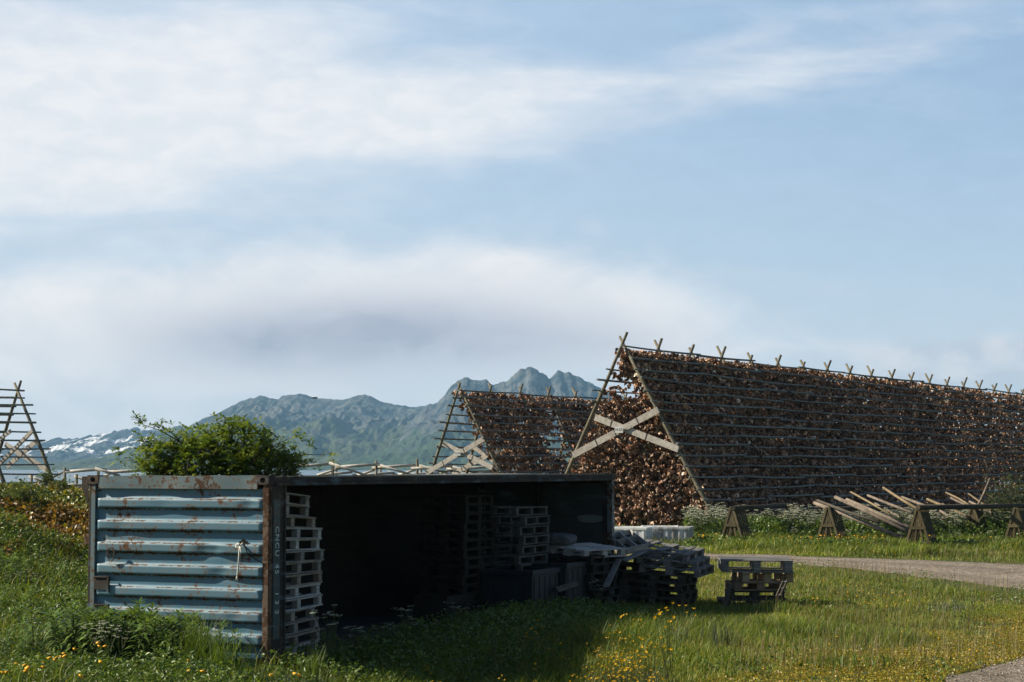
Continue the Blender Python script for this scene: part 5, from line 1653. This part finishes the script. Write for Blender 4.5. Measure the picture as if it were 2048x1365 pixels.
# lush bank between the frame's edge and the container
x, y = scatter(230000, 20.5, 36, -0.45, -0.09, r, 1.0)
la, lb_ = local(x, y)
k = ~in_cont(x, y, .15) & (mound(x, y) < 0.33 + 0.3 * vnoise(x, y, 133)) & ~((la > -3.0) & (lb_ > -1.7) & (lb_ < .3)) & ((x / y < -0.205) | (r.uniform(0, 1, len(x)) < .35)); x, y = x[k], y[k]
c_ = fbm(x * 0.8, y * 0.8, 131, 3)
wd.add(*leaves(x, y, terr(x, y) + r.uniform(0, 1, len(x)) ** 0.7 * (0.10 + 0.55 * np.clip((c_ - .3) * 2, 0, 1)), r.uniform(.035, .085, len(x)), hcol(len(x), r), r, .8, .2))
# patches on the lawn
x, y = scatter(60000, 20.8, 56, -0.02, 0.36, r, 1.2)
c_ = fbm(x * 0.55, y * 0.55, 135, 3)
k = ~in_cont(x, y, .1) & ~in_poly(x, y) & (c_ > 0.56); x, y, c_ = x[k], y[k], c_[k]
wd.add(*leaves(x, y, terr(x, y) + r.uniform(0, 1, len(x)) * np.clip((c_ - .55) * 2.4, 0.02, 0.26), r.uniform(.03, .065, len(x)), hcol(len(x), r) * np.array([[0.95, 1, .9]]), r, .6, .32))
# dark herbs in the shade before the open side
b_ = r.uniform(-0.3, 8.6, 24000); a_ = r.gamma(2.0, 0.75, 24000)
x = A0.x + N.x * a_ + U.x * b_; y = A0.y + N.y * a_ + U.y * b_
wd.add(*leaves(x, y, terr(x, y) + r.uniform(0, 1, len(x)) * 0.40 * np.clip(1.3 - a_ / 4, 0.2, 1), r.uniform(.04, .085, len(x)), hcol(len(x), r), r, .7, .24))
# verge beyond the road
x, y = scatter(60000, 59.5, 70, 0.088, 0.34, r, 1.0)
c_ = fbm(x * 0.5, y * 0.5, 137, 3)
k = ~in_poly(x, y) & (y - 0.15 * np.abs(x) > 58.5) ; x, y, c_ = x[k], y[k], c_[k]
wd.add(*leaves(x, y, terr(x, y) + r.uniform(0, 1, len(x)) * (0.12 + 0.16 * np.clip((c_ - .35) * 3, 0, 1) + 0.6 * sstep(64.6, 66.5, y)), r.uniform(.07, .15, len(x)), hcol(len(x), r), r, .8, .35))
wo_ = wd.build("weeds", M_LEAF)
tag(wo_, "dense broad-leaved weeds growing through the grass and on the bank", "weeds", None, "stuff")
# moss and stonecrop by the gravel
x, y = scatter(150000, 20.8, 36, 0.04, 0.33, r, 1.1)
dr = np.full(len(x), 9.0)
for s in range(0, len(ei), 2): dr = np.minimum(dr, np.hypot(x - ei[s, 0], y - ei[s, 1]))
c_ = fbm(x * 1.1, y * 1.1, 141, 3)
k = ~in_poly(x, y) & (dr + 4.0 * (c_ - .5) < 2.5); x, y = x[k], y[k]
ms = Veg()
mc = np.array([(0.33, 0.28, 0.02), (0.38, 0.30, 0.025), (0.24, 0.24, 0.025), (0.28, 0.17, 0.035)])[r.integers(0, 4, len(x))] * r.uniform(.8, 1.2, (len(x), 1))
ms.add(*leaves(x, y, terr(x, y) + r.uniform(0, .04, len(x)), r.uniform(.013, .032, len(x)), mc, r, .6, .5))
mo = ms.build("moss", M_LEAF)
tag(mo, "yellow-green moss and stonecrop spreading along the gravel edge", "moss", None, "stuff")
# loose stones on the gravel
npb = 16000
x, y = scatter(npb, 20.6, 58, 0.03, 0.33, r, 1.6)
k = in_poly(x, y) | ((in_poly(x + .35, y + .2) | in_poly(x + .2, y - .3)) & (r.uniform(0, 1, npb) < .3)); x, y = x[k], y[k]
npb = len(x)
oct_ = np.array([(1, 0, 0), (-1, 0, 0), (0, 1, 0), (0, -1, 0), (0, 0, .7), (0, 0, -.7)], float)
V = oct_[None] * (1 + r.normal(0, .22, (npb, 6, 1))) * (0.008 + 0.016 * r.uniform(0, 1, (npb, 1, 1)) ** 2.5)
V = np.einsum('nij,nvj->nvi', rotm(npb, r, .5), V) + np.stack([x, y, terr(x, y) + .03], -1)[:, None, :]
i = np.arange(npb)[:, None] * 6
T_ = np.concatenate([i + np.array([[a_, b_, c_]]) for a_, b_, c_ in ((0, 2, 4), (2, 1, 4), (1, 3, 4), (3, 0, 4), (2, 0, 5), (1, 2, 5), (3, 1, 5), (0, 3, 5))])
stc = np.array([(0.34, 0.30, 0.26), (0.22, 0.20, 0.18), (0.46, 0.42, 0.38), (0.15, 0.14, 0.13), (0.36, 0.28, 0.22)])[r.integers(0, 5, npb)]
m, nt = new_mat("stone"); t = NT(nt); t.out(t.bsdf(t.attr("tint"), 0.9))
pb = link("pebbles", mesh_np("pebbles", V.reshape(-1, 3), T_, None, m, np.repeat(stc, 6, 0)))
tag(pb, "small loose grey and brown stones strewn over the gravel road", "pebbles", None, "stuff")
# heath on the mound
x = r.uniform(-18, -5.0, 170000); y = r.uniform(28, 47, 170000)
k = (mound(x, y) > 0.16 + 0.25 * vnoise(x, y, 133)) & ~in_cont(x, y, .3); x, y = x[k], y[k]
p1 = fbm(x * 0.55, y * 0.55, 151, 4); p2 = fbm(x * 1.7, y * 1.7, 153, 3)
zc = terr(x, y)
brown = np.array([(0.27, 0.155, 0.04), (0.19, 0.105, 0.035), (0.34, 0.225, 0.045), (0.12, 0.095, 0.03)])
grn = np.array([(0.145, 0.185, 0.03), (0.20, 0.205, 0.03), (0.10, 0.15, 0.03), (0.26, 0.235, 0.035)])
isb = (p1 + 0.35 * (p2 - .5) + r.normal(0, .05, len(x))) > 0.50
hcol_ = np.where(isb[:, None], brown[r.integers(0, 4, len(x))], grn[r.integers(0, 4, len(x))]) * r.uniform(.75, 1.25, (len(x), 1))
ht = Veg()
ht.add(*leaves(x, y, zc + r.uniform(0, 1, len(x)) * (0.05 + 0.32 * np.clip((p2 - .35) * 2, 0, 1)), r.uniform(.05, .12, len(x)), hcol_, r, .8, .35))
ho = ht.build("heath", M_LEAF)
tag(ho, "brown and green crowberry heath covering the mound beside the container", "heath", None, "stuff")

# ------------------------------------------------------------------ single plants
def lance(Vg, base, d, L, w, droop, col, r):
    """one lance leaf from base along horizontal direction d, arching over"""
    d = np.array(d); s = np.array([-d[1], d[0], 0]); s = s / (np.linalg.norm(s) + 1e-9)
    P_ = []
    for f, wf, in ((0, .12), (.35, 1.0), (.7, .75), (1.0, 0.0)):
        c = base + d * L * f + np.array([0, 0, L * (0.45 * f - droop * f * f)])
        P_.append((c, wf * w / 2))
    V = [P_[0][0], P_[1][0] - s * P_[1][1], P_[1][0] + s * P_[1][1], P_[2][0] - s * P_[2][1], P_[2][0] + s * P_[2][1], P_[3][0]]
    V[1] = V[1] + np.array([0, 0, .004]); V[2] = V[2] + np.array([0, 0, .004])
    Vg.add(np.array(V), np.array([[1, 2, 4, 3]]), np.array([[0, 2, 1], [3, 4, 5]]), np.repeat(np.array([col]), 6, 0))
def stem_np(Vg, p0, p1, r0, r1, col, k=4):
    p0, p1 = np.array(p0), np.array(p1)
    d = p1 - p0; d = d / (np.linalg.norm(d) + 1e-9)
    s = np.cross(d, [0.3, 0.9, 0.1]); s /= np.linalg.norm(s); u = np.cross(s, d)
    a = np.arange(k) * 2 * PI / k
    ring = np.cos(a)[:, None] * s + np.sin(a)[:, None] * u
    V = np.concatenate([p0 + ring * r0, p1 + ring * r1])
    Q = np.array([[i, (i + 1) % k, k + (i + 1) % k, k + i] for i in range(k)])
    Vg.add(V, Q, None, np.repeat(np.array([col]), 2 * k, 0))

def willowherb(seed, h):
    r = np.random.default_rng(seed)
    st, lf = Veg(), Veg()
    top = np.array([r.normal(0, .08), r.normal(0, .08), h])
    mid = top * 0.5 + np.array([r.normal(0, .02), r.normal(0, .02), 0])
    stem_np(st, (0, 0, -.05), mid, .008, .006, (0.12, 0.09, 0.035)); stem_np(st, mid, top, .006, .003, (0.09, 0.11, 0.03))
    n = int(64 * h / 0.7)
    for i in range(n):
        f = 0.12 + 0.88 * i / n
        p = mid * 2 * f if f < .5 else mid + (top - mid) * (f - .5) * 2
        a = i * 2.4 + r.normal(0, .25)
        L = (0.20 if f < .8 else 0.20 * (1.25 - f) * 2.1) * r.uniform(.8, 1.2)
        c = np.array([(0.115, 0.19, 0.04), (0.15, 0.23, 0.048), (0.09, 0.155, 0.038)])[r.integers(0, 3)] * r.uniform(.85, 1.2)
        lance(lf, p, (math.cos(a), math.sin(a), 0), max(L, .06), 0.040, r.uniform(.35, .85) if f < .85 else .0, c, r)
    return st.build("stem", M_LEAF), lf.build("leaves", M_LEAF)
def proto(name, pieces):
    o = empty(name)
    for p in pieces: p.parent = o
    return o
def put(o, x, y, label, cat, group, s=1.0, first=None, dz=0.0):
    o.location = (x, y, float(terr(x, y)) + dz)
    o.rotation_euler = (random.gauss(0, .06), random.gauss(0, .06), random.uniform(0, 6.28))
    o.scale = (s, s, s * random.uniform(.92, 1.08))
    tag(o, label, cat, group)
class Kind:
    """hands out the prototypes first, then copies of them"""
    def __init__(s, protos): s.p = protos; s.used = [False] * len(protos)
    def get(s):
        k = random.randrange(len(s.p))
        if not s.used[k]:
            s.used[k] = True
            return s.p[k]
        return copy_tree(s.p[k])
    def drop(s):
        for o, u in zip(s.p, s.used):
            if not u:
                for c in list(o.children): bpy.data.objects.remove(c)
                bpy.data.objects.remove(o)
wh = Kind([proto("willowherb", willowherb(300 + k, .72)) for k in range(6)])
def cxy(a, b): 
    p = A0 + N * a + U * b
    return p.x, p.y
WL = "leafy green willowherb standing against the blue end of the container"
for i in range(96):
    a = random.uniform(-2.75, -0.3); b = -random.uniform(0.15, 1.3)
    f = (a + 2.75) / 2.4
    s = (0.98 - 0.42 * max(0, f - .55)) * random.uniform(.8, 1.15)
    put(wh.get(), *cxy(a, b), WL, "plant", "willowherbs against the container end", s)
for i in range(10):
    put(wh.get(), *cxy(random.uniform(-.3, .8), -random.uniform(.3, 1.6)), "low willowherb in the grass at the foot of the container's near corner", "plant", "willowherbs at the container corner", random.uniform(.35, .5))
for (px, py, s, lb) in ((690, 1352, .62, "single sunlit willowherb before the dark shade, beside the pallet stack"), (662, 1362, .45, "small willowherb with a bent pale stem at the shade edge"), (728, 1368, .4, "lowest willowherb of the three at the shade edge")):
    p = G(px, py, -.1); put(wh.get(), p.x, p.y, lb, "plant", "willowherbs at the shade edge", s)
for i in range(40):
    x, y = scatter(1, 24, 31, -0.262, -0.212, r); 
    put(wh.get(), float(x[0]), float(y[0]), "leafy willowherb in the rank growth on the bank beside the container", "plant", "willowherbs on the bank", random.uniform(.5, .8))
wh.drop()

m, nt = new_mat("umbel_white"); t = NT(nt)
b = t.bsdf((0.46, 0.48, 0.37), 0.8); tr = t.n("ShaderNodeBsdfTranslucent"); t.set(tr.inputs[0], (0.6, 0.62, 0.5))
mx = t.n("ShaderNodeMixShader", ins={0: 0.25}); nt.links.new(b, mx.inputs[1]); nt.links.new(tr.outputs[0], mx.inputs[2]); t.out(mx.outputs[0]); M_UMB = m
def parsley(seed, h, nu=7, dense_=1.0, big=1.0):
    r = np.random.default_rng(seed)
    st, lf, um = Veg(), Veg(), Veg()
    g = (0.06, 0.085, 0.025)
    top = np.array([r.normal(0, .05), r.normal(0, .05), h * .62])
    stem_np(st, (0, 0, -.05), top, .007, .005, g)
    for k in range(nu):
        a = k * 2.4 + r.normal(0, .3); rr = r.uniform(.05, .26) * h
        f0 = r.uniform(.35, 1.0)
        e = top * 1.0 + np.array([math.cos(a) * rr, math.sin(a) * rr, h * r.uniform(.12, .42)])
        stem_np(st, top * f0, e, .004, .003, g)
        R_ = r.uniform(.032, .058) * big
        for j in range(int(13 * dense_)):           # umbellets
            q_ = r.uniform(0, 2 * PI); d_ = R_ * math.sqrt(r.uniform(0, 1))
            c = e + np.array([math.cos(q_) * d_, math.sin(q_) * d_, .025 - 2.2 * d_ * d_])
            stem_np(st, e - np.array([0, 0, .015]), c, .0015, .0012, g, 3)
            s_ = r.uniform(.009, .016) * big
            M = rotm(1, r, .35)[0]
            n6 = 6
            V = [c + M @ np.array([math.cos(2 * PI * i / n6) * s_ * (1 if i % 2 else .6), math.sin(2 * PI * i / n6) * s_ * (1 if i % 2 else .6), .003]) for i in range(n6)] + [c + np.array([0, 0, .006])]
            um.add(np.array(V), None, np.array([[i, (i + 1) % n6, 6] for i in range(n6)]), np.ones((7, 3)))
    for k in range(int(9 * dense_)):                # ferny leaves
        a = r.uniform(0, 2 * PI); f = r.uniform(.05, .8); p = top * f
        L = r.uniform(.12, .26) * h
        e = np.array([math.cos(a), math.sin(a), r.uniform(.1, .5)])
        for j in range(7):
            q_ = p + e * L * (j + 1) / 7
            for sgn in (-1, 1):
                b_ = a + sgn * 1.1
                lance(lf, q_, (math.cos(b_), math.sin(b_), 0), .08 * (1.2 - j / 8) * h + .01, .022, .5, (0.055 * r.uniform(.8, 1.2), 0.09 * r.uniform(.8, 1.2), .025), r)
    return st.build("stem", M_LEAF), lf.build("leaves", M_LEAF), um.build("umbel", M_UMB)
cpv = Kind([proto("cow_parsley", parsley(450 + k, .8, 12 + k % 3, 1.0, 1.25)) for k in range(6)])
cp = Kind([proto("cow_parsley", parsley(400 + k, .8, 6 + k % 3)) for k in range(6)])
# in the shade before the open side: pixel places of the flower heads
for (px, py) in ((665, 1238), (682, 1232), (698, 1248), (715, 1265), (740, 1275), (812, 1222), (824, 1226), (832, 1242), (868, 1262), (893, 1212), (912, 1208), (935, 1222), (950, 1230), (968, 1226), (985, 1234),
                 (1004, 1236), (1022, 1228), (1040, 1225), (1012, 1252), (1045, 1247), (1080, 1268), (1112, 1262), (1132, 1278), (955, 1254), (1190, 1172), (1205, 1160), (860, 1268), (770, 1255), (1008, 1262)):
    d_ = P(px, py, 1.0) - Vector((0, 0, HC)); a_ = random.uniform(.3, .9)
    p = Vector((0, 0, HC)) + d_ * ((A0 + N * a_ - Vector((0, 0, HC))).dot(N) / d_.dot(N))
    h = min(1.15, max(.35, (p.z - float(terr(p.x, p.y))) / 0.92))
    put(cp.get(), p.x, p.y, "white-flowered cow parsley in the deep shade before the open side of the container", "plant", "cow parsley in the container's shade", h / .8)
for (px, py, s) in ((200, 1232, .8), (212, 1240, .75), (222, 1238, .8), (234, 1246, .7), (300, 1238, .72), (318, 1240, .7), (330, 1236, .72), (194, 1252, .65), (292, 1252, .6)):
    p = G(px, py, s * .92); put(cp.get(), p.x, p.y, "white cow parsley among the willowherbs before the blue container end", "plant", "cow parsley before the container end", s)
for (px, py) in ((45, 1150), (52, 1158), (20, 1182), (98, 1184), (64, 1148)):
    p = P(px, py, 30.0); put(cp.get(), p.x, 30.0, "white cow parsley on the green bank below the heath", "plant", "cow parsley on the bank", min(1.3, max(.4, (p.z - float(terr(p.x, 30.0))) / .75)))
n_ = 0
while n_ < 190:
    px = random.uniform(1375, 2075); Y = random.uniform(63.5, 70.0)
    x = (px - 1024) / F * Y
    dens = 1.0
    if 1500 < px < 1560 or 1885 < px < 1905: dens = .25
    if Y < 65.6 and random.random() < .85: continue
    if random.random() > dens: continue
    put(cpv.get(), x, Y, "white-flowered cow parsley in the tall verge between trestles and the big rack", "plant", "cow parsley along the verge", random.uniform(1.0, 1.45) if Y > 65.6 else random.uniform(.5, .8))
    n_ += 1
cp.drop(); cpv.drop()

m, nt = new_mat("yellow_petal"); t = NT(nt)
b = t.bsdf((0.72, 0.42, 0.012), 0.45); tr = t.n("ShaderNodeBsdfTranslucent"); t.set(tr.inputs[0], (0.7, 0.42, 0.01))
mx = t.n("ShaderNodeMixShader", ins={0: 0.3}); nt.links.new(b, mx.inputs[1]); nt.links.new(tr.outputs[0], mx.inputs[2]); t.out(mx.outputs[0]); M_YEL = m
m, nt = new_mat("orange_petal"); t = NT(nt)
b = t.bsdf((0.78, 0.40, 0.012), 0.5); t.out(b); M_ORA = m
def buttercup(seed, h, nf):
    r = np.random.default_rng(seed)
    st, fl = Veg(), Veg()
    g = (0.075, 0.10, 0.025)
    for k in range(nf):
        e = np.array([r.normal(0, .09), r.normal(0, .09), h * r.uniform(.6, 1.0)])
        stem_np(st, (e[0] * .2, e[1] * .2, -.03), e, .003, .002, g, 3)
        M = rotm(1, r, .4)[0]
        R_ = r.uniform(.012, .017)
        for i in range(5):
            a0, a1 = 2 * PI * i / 5, 2 * PI * (i + .92) / 5
            V = [e, e + M @ np.array([math.cos(a0) * R_, math.sin(a0) * R_, .008]), e + M @ np.array([math.cos((a0 + a1) / 2) * R_ * 1.25, math.sin((a0 + a1) / 2) * R_ * 1.25, .012]), e + M @ np.array([math.cos(a1) * R_, math.sin(a1) * R_, .008])]
            fl.add(np.array(V), np.array([[0, 1, 2, 3]]), None, np.ones((4, 3)))
    for k in range(5):
        a = r.uniform(0, 6.28); lance(st, np.array([0, 0, h * r.uniform(.1, .5)]), (math.cos(a), math.sin(a), 0), .09, .02, .4, g, r)
    return st.build("stem", M_LEAF), fl.build("flower", M_YEL)
bc = Kind([proto("buttercup", buttercup(500 + k, .5, 4 + k % 3)) for k in range(5)])
def bput(px, py, h, label, group, s=1.0):
    p = G(px, py, h * .8)
    if in_poly(np.array([p.x]), np.array([p.y]))[0]: return
    put(bc.get(), p.x, p.y, label, "flower", group, s * h / .5)
for i in range(46):
    bput(random.gauss(1245, 38), random.gauss(1285, 12), random.uniform(.4, .6), "yellow buttercup in the thick clump at the edge of the shade", "buttercups at the shade edge")
for i in range(22):
    bput(random.uniform(1060, 1330), random.uniform(1240, 1340), random.uniform(.35, .5), "yellow buttercup thinly scattered round the clump at the shade edge", "scattered buttercups")
for (px, py) in ((1338, 1222), (1348, 1224), (1342, 1238), (1345, 1250), (1335, 1230)):
    bput(px, py, .75, "tall yellow buttercup standing above the others before the crooked pile", "tall buttercups before the crooked pile")
for (px, py) in ((860, 1280), (880, 1290), (890, 1296), (856, 1300), (892, 1294), (1004, 1288), (1070, 1322), (1075, 1322), (898, 1350), (820, 1350), (1090, 1340), (966, 1324), (1045, 1298), (1115, 1308), (1120, 1314), (1130, 1316)):
    bput(px, py, .45, "yellow buttercup dimly seen in the deep shade of the container", "buttercups in the shade")
bc.drop()
def dandelion(seed, h):
    r = np.random.default_rng(seed)
    st, fl = Veg(), Veg()
    e = np.array([r.normal(0, .03), r.normal(0, .03), h])
    stem_np(st, (0, 0, -.03), e, .004, .003, (0.10, 0.11, 0.04))
    for a in r.uniform(0, 6.28, 6): lance(st, np.array([0, 0, .02]), (math.cos(a), math.sin(a), 0), .15, .035, .25, (0.06, 0.10, .025), r)
    n = 16
    M = rotm(1, r, .35)[0]
    V = [e + M @ np.array([0, 0, .012])]
    for i in range(n):
        rad = .026 if i % 2 else .019
        V.append(e + M @ np.array([math.cos(2 * PI * i / n) * rad, math.sin(2 * PI * i / n) * rad, .004]))
    V.append(e - np.array([0, 0, .012]))
    T = [[0, 1 + i, 1 + (i + 1) % n] for i in range(n)] + [[n + 1, 1 + (i + 1) % n, 1 + i] for i in range(n)]
    fl.add(np.array(V), None, np.array(T), np.ones((n + 2, 3)))
    return st.build("stem", M_LEAF), fl.build("flower", M_ORA)
dd = Kind([proto("dandelion", dandelion(600 + k, .3)) for k in range(4)])
def dput(px, py, h, label, group, s=1.0):
    p = G(px, py, h)
    if in_poly(np.array([p.x]), np.array([p.y]))[0]: return
    put(dd.get(), p.x, p.y, label, "flower", group, s * h / .3)
for (px, py) in ((12, 1355), (24, 1352), (32, 1340), (56, 1350), (60, 1356), (82, 1345), (95, 1338), (108, 1334), (117, 1331), (118, 1330), (126, 1322), (128, 1330), (145, 1314), (184, 1296), (196, 1303), (196, 1312), (207, 1313), (208, 1282), (52, 1358), (90, 1335), (190, 1340), (150, 1365), (376, 1330), (366, 1354), (408, 1358), (546, 1341), (586, 1346), (594, 1348)):
    dput(px, py, random.uniform(.28, .36), "orange-yellow dandelion in the grass beside the container's blue end", "dandelions beside the container end", 1.25)
for i in range(44):
    dput(random.uniform(1590, 1830) + random.uniform(-60, 60), random.uniform(1160, 1215), .2, "yellow dandelion flowering on the lawn between table-like pile and road", "dandelions on the lawn", 1.1)
for i in range(16):
    px = random.uniform(1240, 2040); dput(px, random.uniform(1230, 1330), .2, "yellow dandelion low in the sunlit grass", "dandelions low in the grass")
for i in range(50):
    px = random.choice([random.gauss(1430, 12), random.gauss(1660, 25), random.gauss(1700, 40), random.gauss(1765, 14), random.uniform(1400, 2040)])
    p = G(px, random.uniform(1080, 1098), .3)
    put(dd.get(), p.x, max(60.5, p.y), "yellow flower in the verge at the feet of the trestles", "flower", "yellow flowers along the verge", random.uniform(1.1, 1.5))
dd.drop()

# tall tufts of grass
def tuft(seed, n, h, spread, lean, cols):
    rr = np.random.default_rng(seed)
    x = rr.normal(0, spread, n); y = rr.normal(0, spread, n)
    v = Veg()
    col = np.array(cols)[rr.integers(0, len(cols), n)] * rr.uniform(.8, 1.2, (n, 1))
    v.add(*blades(x, y, np.full(n, -.02), h * rr.uniform(.55, 1.1, n), rr.uniform(.008, .014, n), rr.uniform(lean[0], lean[1], n), col, rr))
    return v.build("grass_tuft", M_GRASS)
BR = [(0.10, 0.155, 0.025), (0.08, 0.13, 0.022), (0.12, 0.17, 0.03)]
BL = [(0.10, 0.13, 0.09), (0.13, 0.15, 0.11), (0.08, 0.11, 0.06)]
for (px, py, n, h, sp_, ln, cols, lb) in ((398, 1372, 220, .95, .10, (.1, .45), BR, "tall bright green tuft of grass before the middle of the container end"), (440, 1378, 200, .85, .12, (.1, .5), BR, "bright green tuft of grass right beside the tallest tuft before the container end"),
      (622, 1372, 150, .72, .07, (.1, .45), BR, "upright green tuft of grass at the foot of the leaning pallet stack"), (575, 1385, 120, .50, .16, (.5, 1.2), BL, "drooping pale tuft of grass at the container's near corner post"),
      (245, 1390, 120, .45, .15, (.3, .9), BR, "green tuft of grass among dandelions at the photo's lower edge"), (820, 1372, 90, .50, .12, (.1, .5), BR, "shaded tuft of grass in the dip before the open side"),
      (1440, 1302, 70, .55, .16, (.1, .5), BL, "tall seeding tuft of grass in front of the table-like pile"), (1352, 1300, 60, .45, .2, (.1, .6), BL, "pale seeding tuft of grass before the crooked pile of pallets"),
      (1905, 1225, 150, .32, .22, (.3, 1.0), BL, "blue-grey tuft of coarse grass on the lawn near the road"), (1545, 1290, 80, .4, .2, (.1, .6), BR, "green tuft of grass at the end of the pile's shadow"),
      (1285, 1345, 160, .42, .28, (.2, .8), BL, "broad tuft of pale grass in the sun beside the buttercups"), (1700, 1335, 160, .28, .3, (.2, .8), BR, "low dark green tuft of grass on the lawn before the gravel")):
    o = tuft(int(px), n, h, sp_, ln, cols)
    p = G(px, py, -.05 if px < 1000 else 0.0)
    o.location = (p.x, p.y, float(terr(p.x, p.y)))
    tag(o, lb, "grass tuft", "tufts of tall grass")

# ------------------------------------------------------------------ rowan and bushes
M_BARK = wood_mat("grey_bark", (0.06, 0.05, 0.04), (0.12, 0.105, 0.085), (0.19, 0.17, 0.14), 8, 'Z', 0.9, 0.1)
def pinnate(lf, p, d, L, col, r, pairs=6):
    """compound rowan leaf: leaflets in pairs along an arching stalk"""
    d = np.array(d) / np.linalg.norm(d)
    s = np.cross(d, [0, 0, 1.0]); s /= (np.linalg.norm(s) + 1e-6)
    for j in range(pairs + 1):
        f = (j + 1) / (pairs + 1)
        q_ = p + d * L * f + np.array([0, 0, -0.35 * L * f * f])
        ln = L * 0.36 * (1 - .35 * abs(f - .5))
        dirs = [(s * sg * .9 + d * .45) for sg in (-1, 1)] if j < pairs else [d]
        for e in dirs:
            e = e / np.linalg.norm(e) + np.array([0, 0, r.normal(-.12, .42)])
            w_ = np.cross(e, [0, 0, 1.0]); w_ /= (np.linalg.norm(w_) + 1e-6)
            w_ = w_ * ln * .27
            V = np.array([q_, q_ + e * ln * .5 + w_, q_ + e * ln, q_ + e * ln * .5 - w_])
            lf.add(V, np.array([[0, 1, 2, 3]]), None, np.repeat(col[None], 4, 0))
def rowan(name, loc, H, W, D, nl, seed, label, cat, leafL=0.24, tops=None, cols=None, w0=.05):
    r = np.random.default_rng(seed)
    root = empty(name, loc, label=label, cat=cat)
    wood = MB(); crown = Veg()
    cols = np.array(cols if cols is not None else [(0.12, 0.19, 0.024), (0.16, 0.225, 0.028), (0.08, 0.14, 0.022), (0.20, 0.24, 0.032)])
    ends = []
    for k, (tx, ty, tz) in enumerate(tops):
        b = Vector((r.normal(0, 2.4 * w0), r.normal(0, 2.4 * w0), -.1)); e = Vector((tx, ty, tz))
        m1 = b.lerp(e, .4) + Vector((0, 0, .2 * tz * .3)); m2 = b.lerp(e, .75) + Vector((r.normal(0, .08), r.normal(0, .08), .1))
        wood.tube([b, m1, m2, e], [w0, w0 * .7, w0 * .4, w0 * .12], 6)
        for j in range(6):
            f = r.uniform(.35, .95)
            p = m1.lerp(m2, f) if f < .7 else m2.lerp(e, (f - .5) * 2 if f < 1 else 1)
            q_ = p + Vector((r.normal(0, 5.6 * w0), r.normal(0, 5.6 * w0), r.uniform(1 * w0, 7 * w0)))
            wood.tube([p, p.lerp(q_, .5) + Vector((0, 0, .04)), q_], [w0 * .28, w0 * .2, w0 * .08], 5)
            ends.append(q_)
        ends += [e, m2.lerp(e, .5), m2]
    wood.build("trunk", M_BARK, root)
    E_ = np.array([tuple(v) for v in ends])
    for i in range(nl):
        p = E_[r.integers(0, len(E_))] + r.normal(0, 1, 3) * np.array([W, D, W * .75])
        if p[2] < .25: continue
        a = r.uniform(0, 2 * PI)
        d = (math.cos(a), math.sin(a), r.uniform(-.1, 1.3))
        col = cols[r.integers(0, len(cols))] * r.uniform(.75, 1.25)
        pinnate(crown, p, d, leafL * r.uniform(.7, 1.2), col, r)
    crown.build("crown", M_LEAF, root)
    return root
YR = 35.5
def rel(px, py, Y, base): 
    p = P(px, py, Y); return (p.x - base[0], p.y - base[1], p.z - base[2])
bx_ = (445 - 1024) / F * YR
base = (bx_, YR, float(terr(bx_, YR)))
tops = [rel(px, py + (0 if 440 < px < 525 else 16), YR + dy, base) for (px, py, dy) in ((318, 905, 0), (330, 890, .4), (350, 886, -.3), (376, 868, .2), (400, 874, .5), (420, 864, -.3), (436, 876, .3), (466, 866, .4), (490, 852, 0), (500, 872, -.4), (518, 880, .5), (535, 893, 0),
                                                        (550, 905, .3), (556, 925, -.2), (340, 915, .5), (380, 895, -.6), (450, 895, -.6), (510, 905, -.5), (410, 915, .8), (480, 915, .8), (318, 930, .3), (530, 930, .3), (430, 925, -.4), (296, 885, .1), (572, 885, .1), (588, 905, -.1), (306, 915, -.2), (538, 868, .1), (358, 860, .3), (470, 930, .2), (390, 930, -.2))]
rowan("rowan_tree", base, 3.4, .085, .14, 3300, 31, "bushy green rowan growing behind the blue container, above its roof", "tree", .25, tops)
for (px, py, Y, n, wd_, nl, lb, sd) in ((2045, 985, 66.5, 12, .30, 1400, "green leafy bush at the end of the verge, behind the long beam", 41),):
    x = (px - 1024) / F * Y; base = (x, Y, float(terr(x, Y)))
    tops = [rel(px + random.uniform(-45, 70), random.uniform(972, 1030), Y + random.uniform(-.5, .5), base) for k in range(n)]
    rowan("bush", base, 1.8, wd_, wd_, nl, sd, lb, "bush", .20, tops, [(0.09, 0.125, 0.05), (0.12, 0.15, 0.065), (0.07, 0.10, 0.04)])
for (px, pt, pb_, Y, lb, sd) in ((92, 942, 985, 39, "slender sapling with sparse leaves on top of the mound", 43), (130, 962, 985, 40, "small sapling on the mound nearest the container corner", 44), (30, 968, 992, 38, "leafy sprig on the mound beside the bare rack's foot", 45)):
    x = (px - 1024) / F * Y; base = (x, Y, float(terr(x, Y)))
    tops = [rel(px + random.uniform(-10, 10), pt + random.uniform(0, 14), Y + random.uniform(-.1, .1), base) for k in range(3)]
    rowan("sapling", base, .6, .05, .05, 130, sd, lb, "sapling", .11, tops, [(0.09, 0.14, 0.03), (0.12, 0.16, 0.04)], .012)
x = (55 - 1024) / F * 37.0; base = (x, 37.0, float(terr(x, 37.0)))
tops = [rel(55 + random.uniform(-50, 40), random.uniform(985, 1040), 37 + random.uniform(-.8, .3), base) for k in range(14)]
rowan("bush", base, .8, .12, .14, 1500, 47, "low bright green willow bush on the crest of the heath mound", "bush", .10, tops, [(0.10, 0.15, 0.035), (0.13, 0.17, 0.04), (0.08, 0.12, 0.03)], .014)
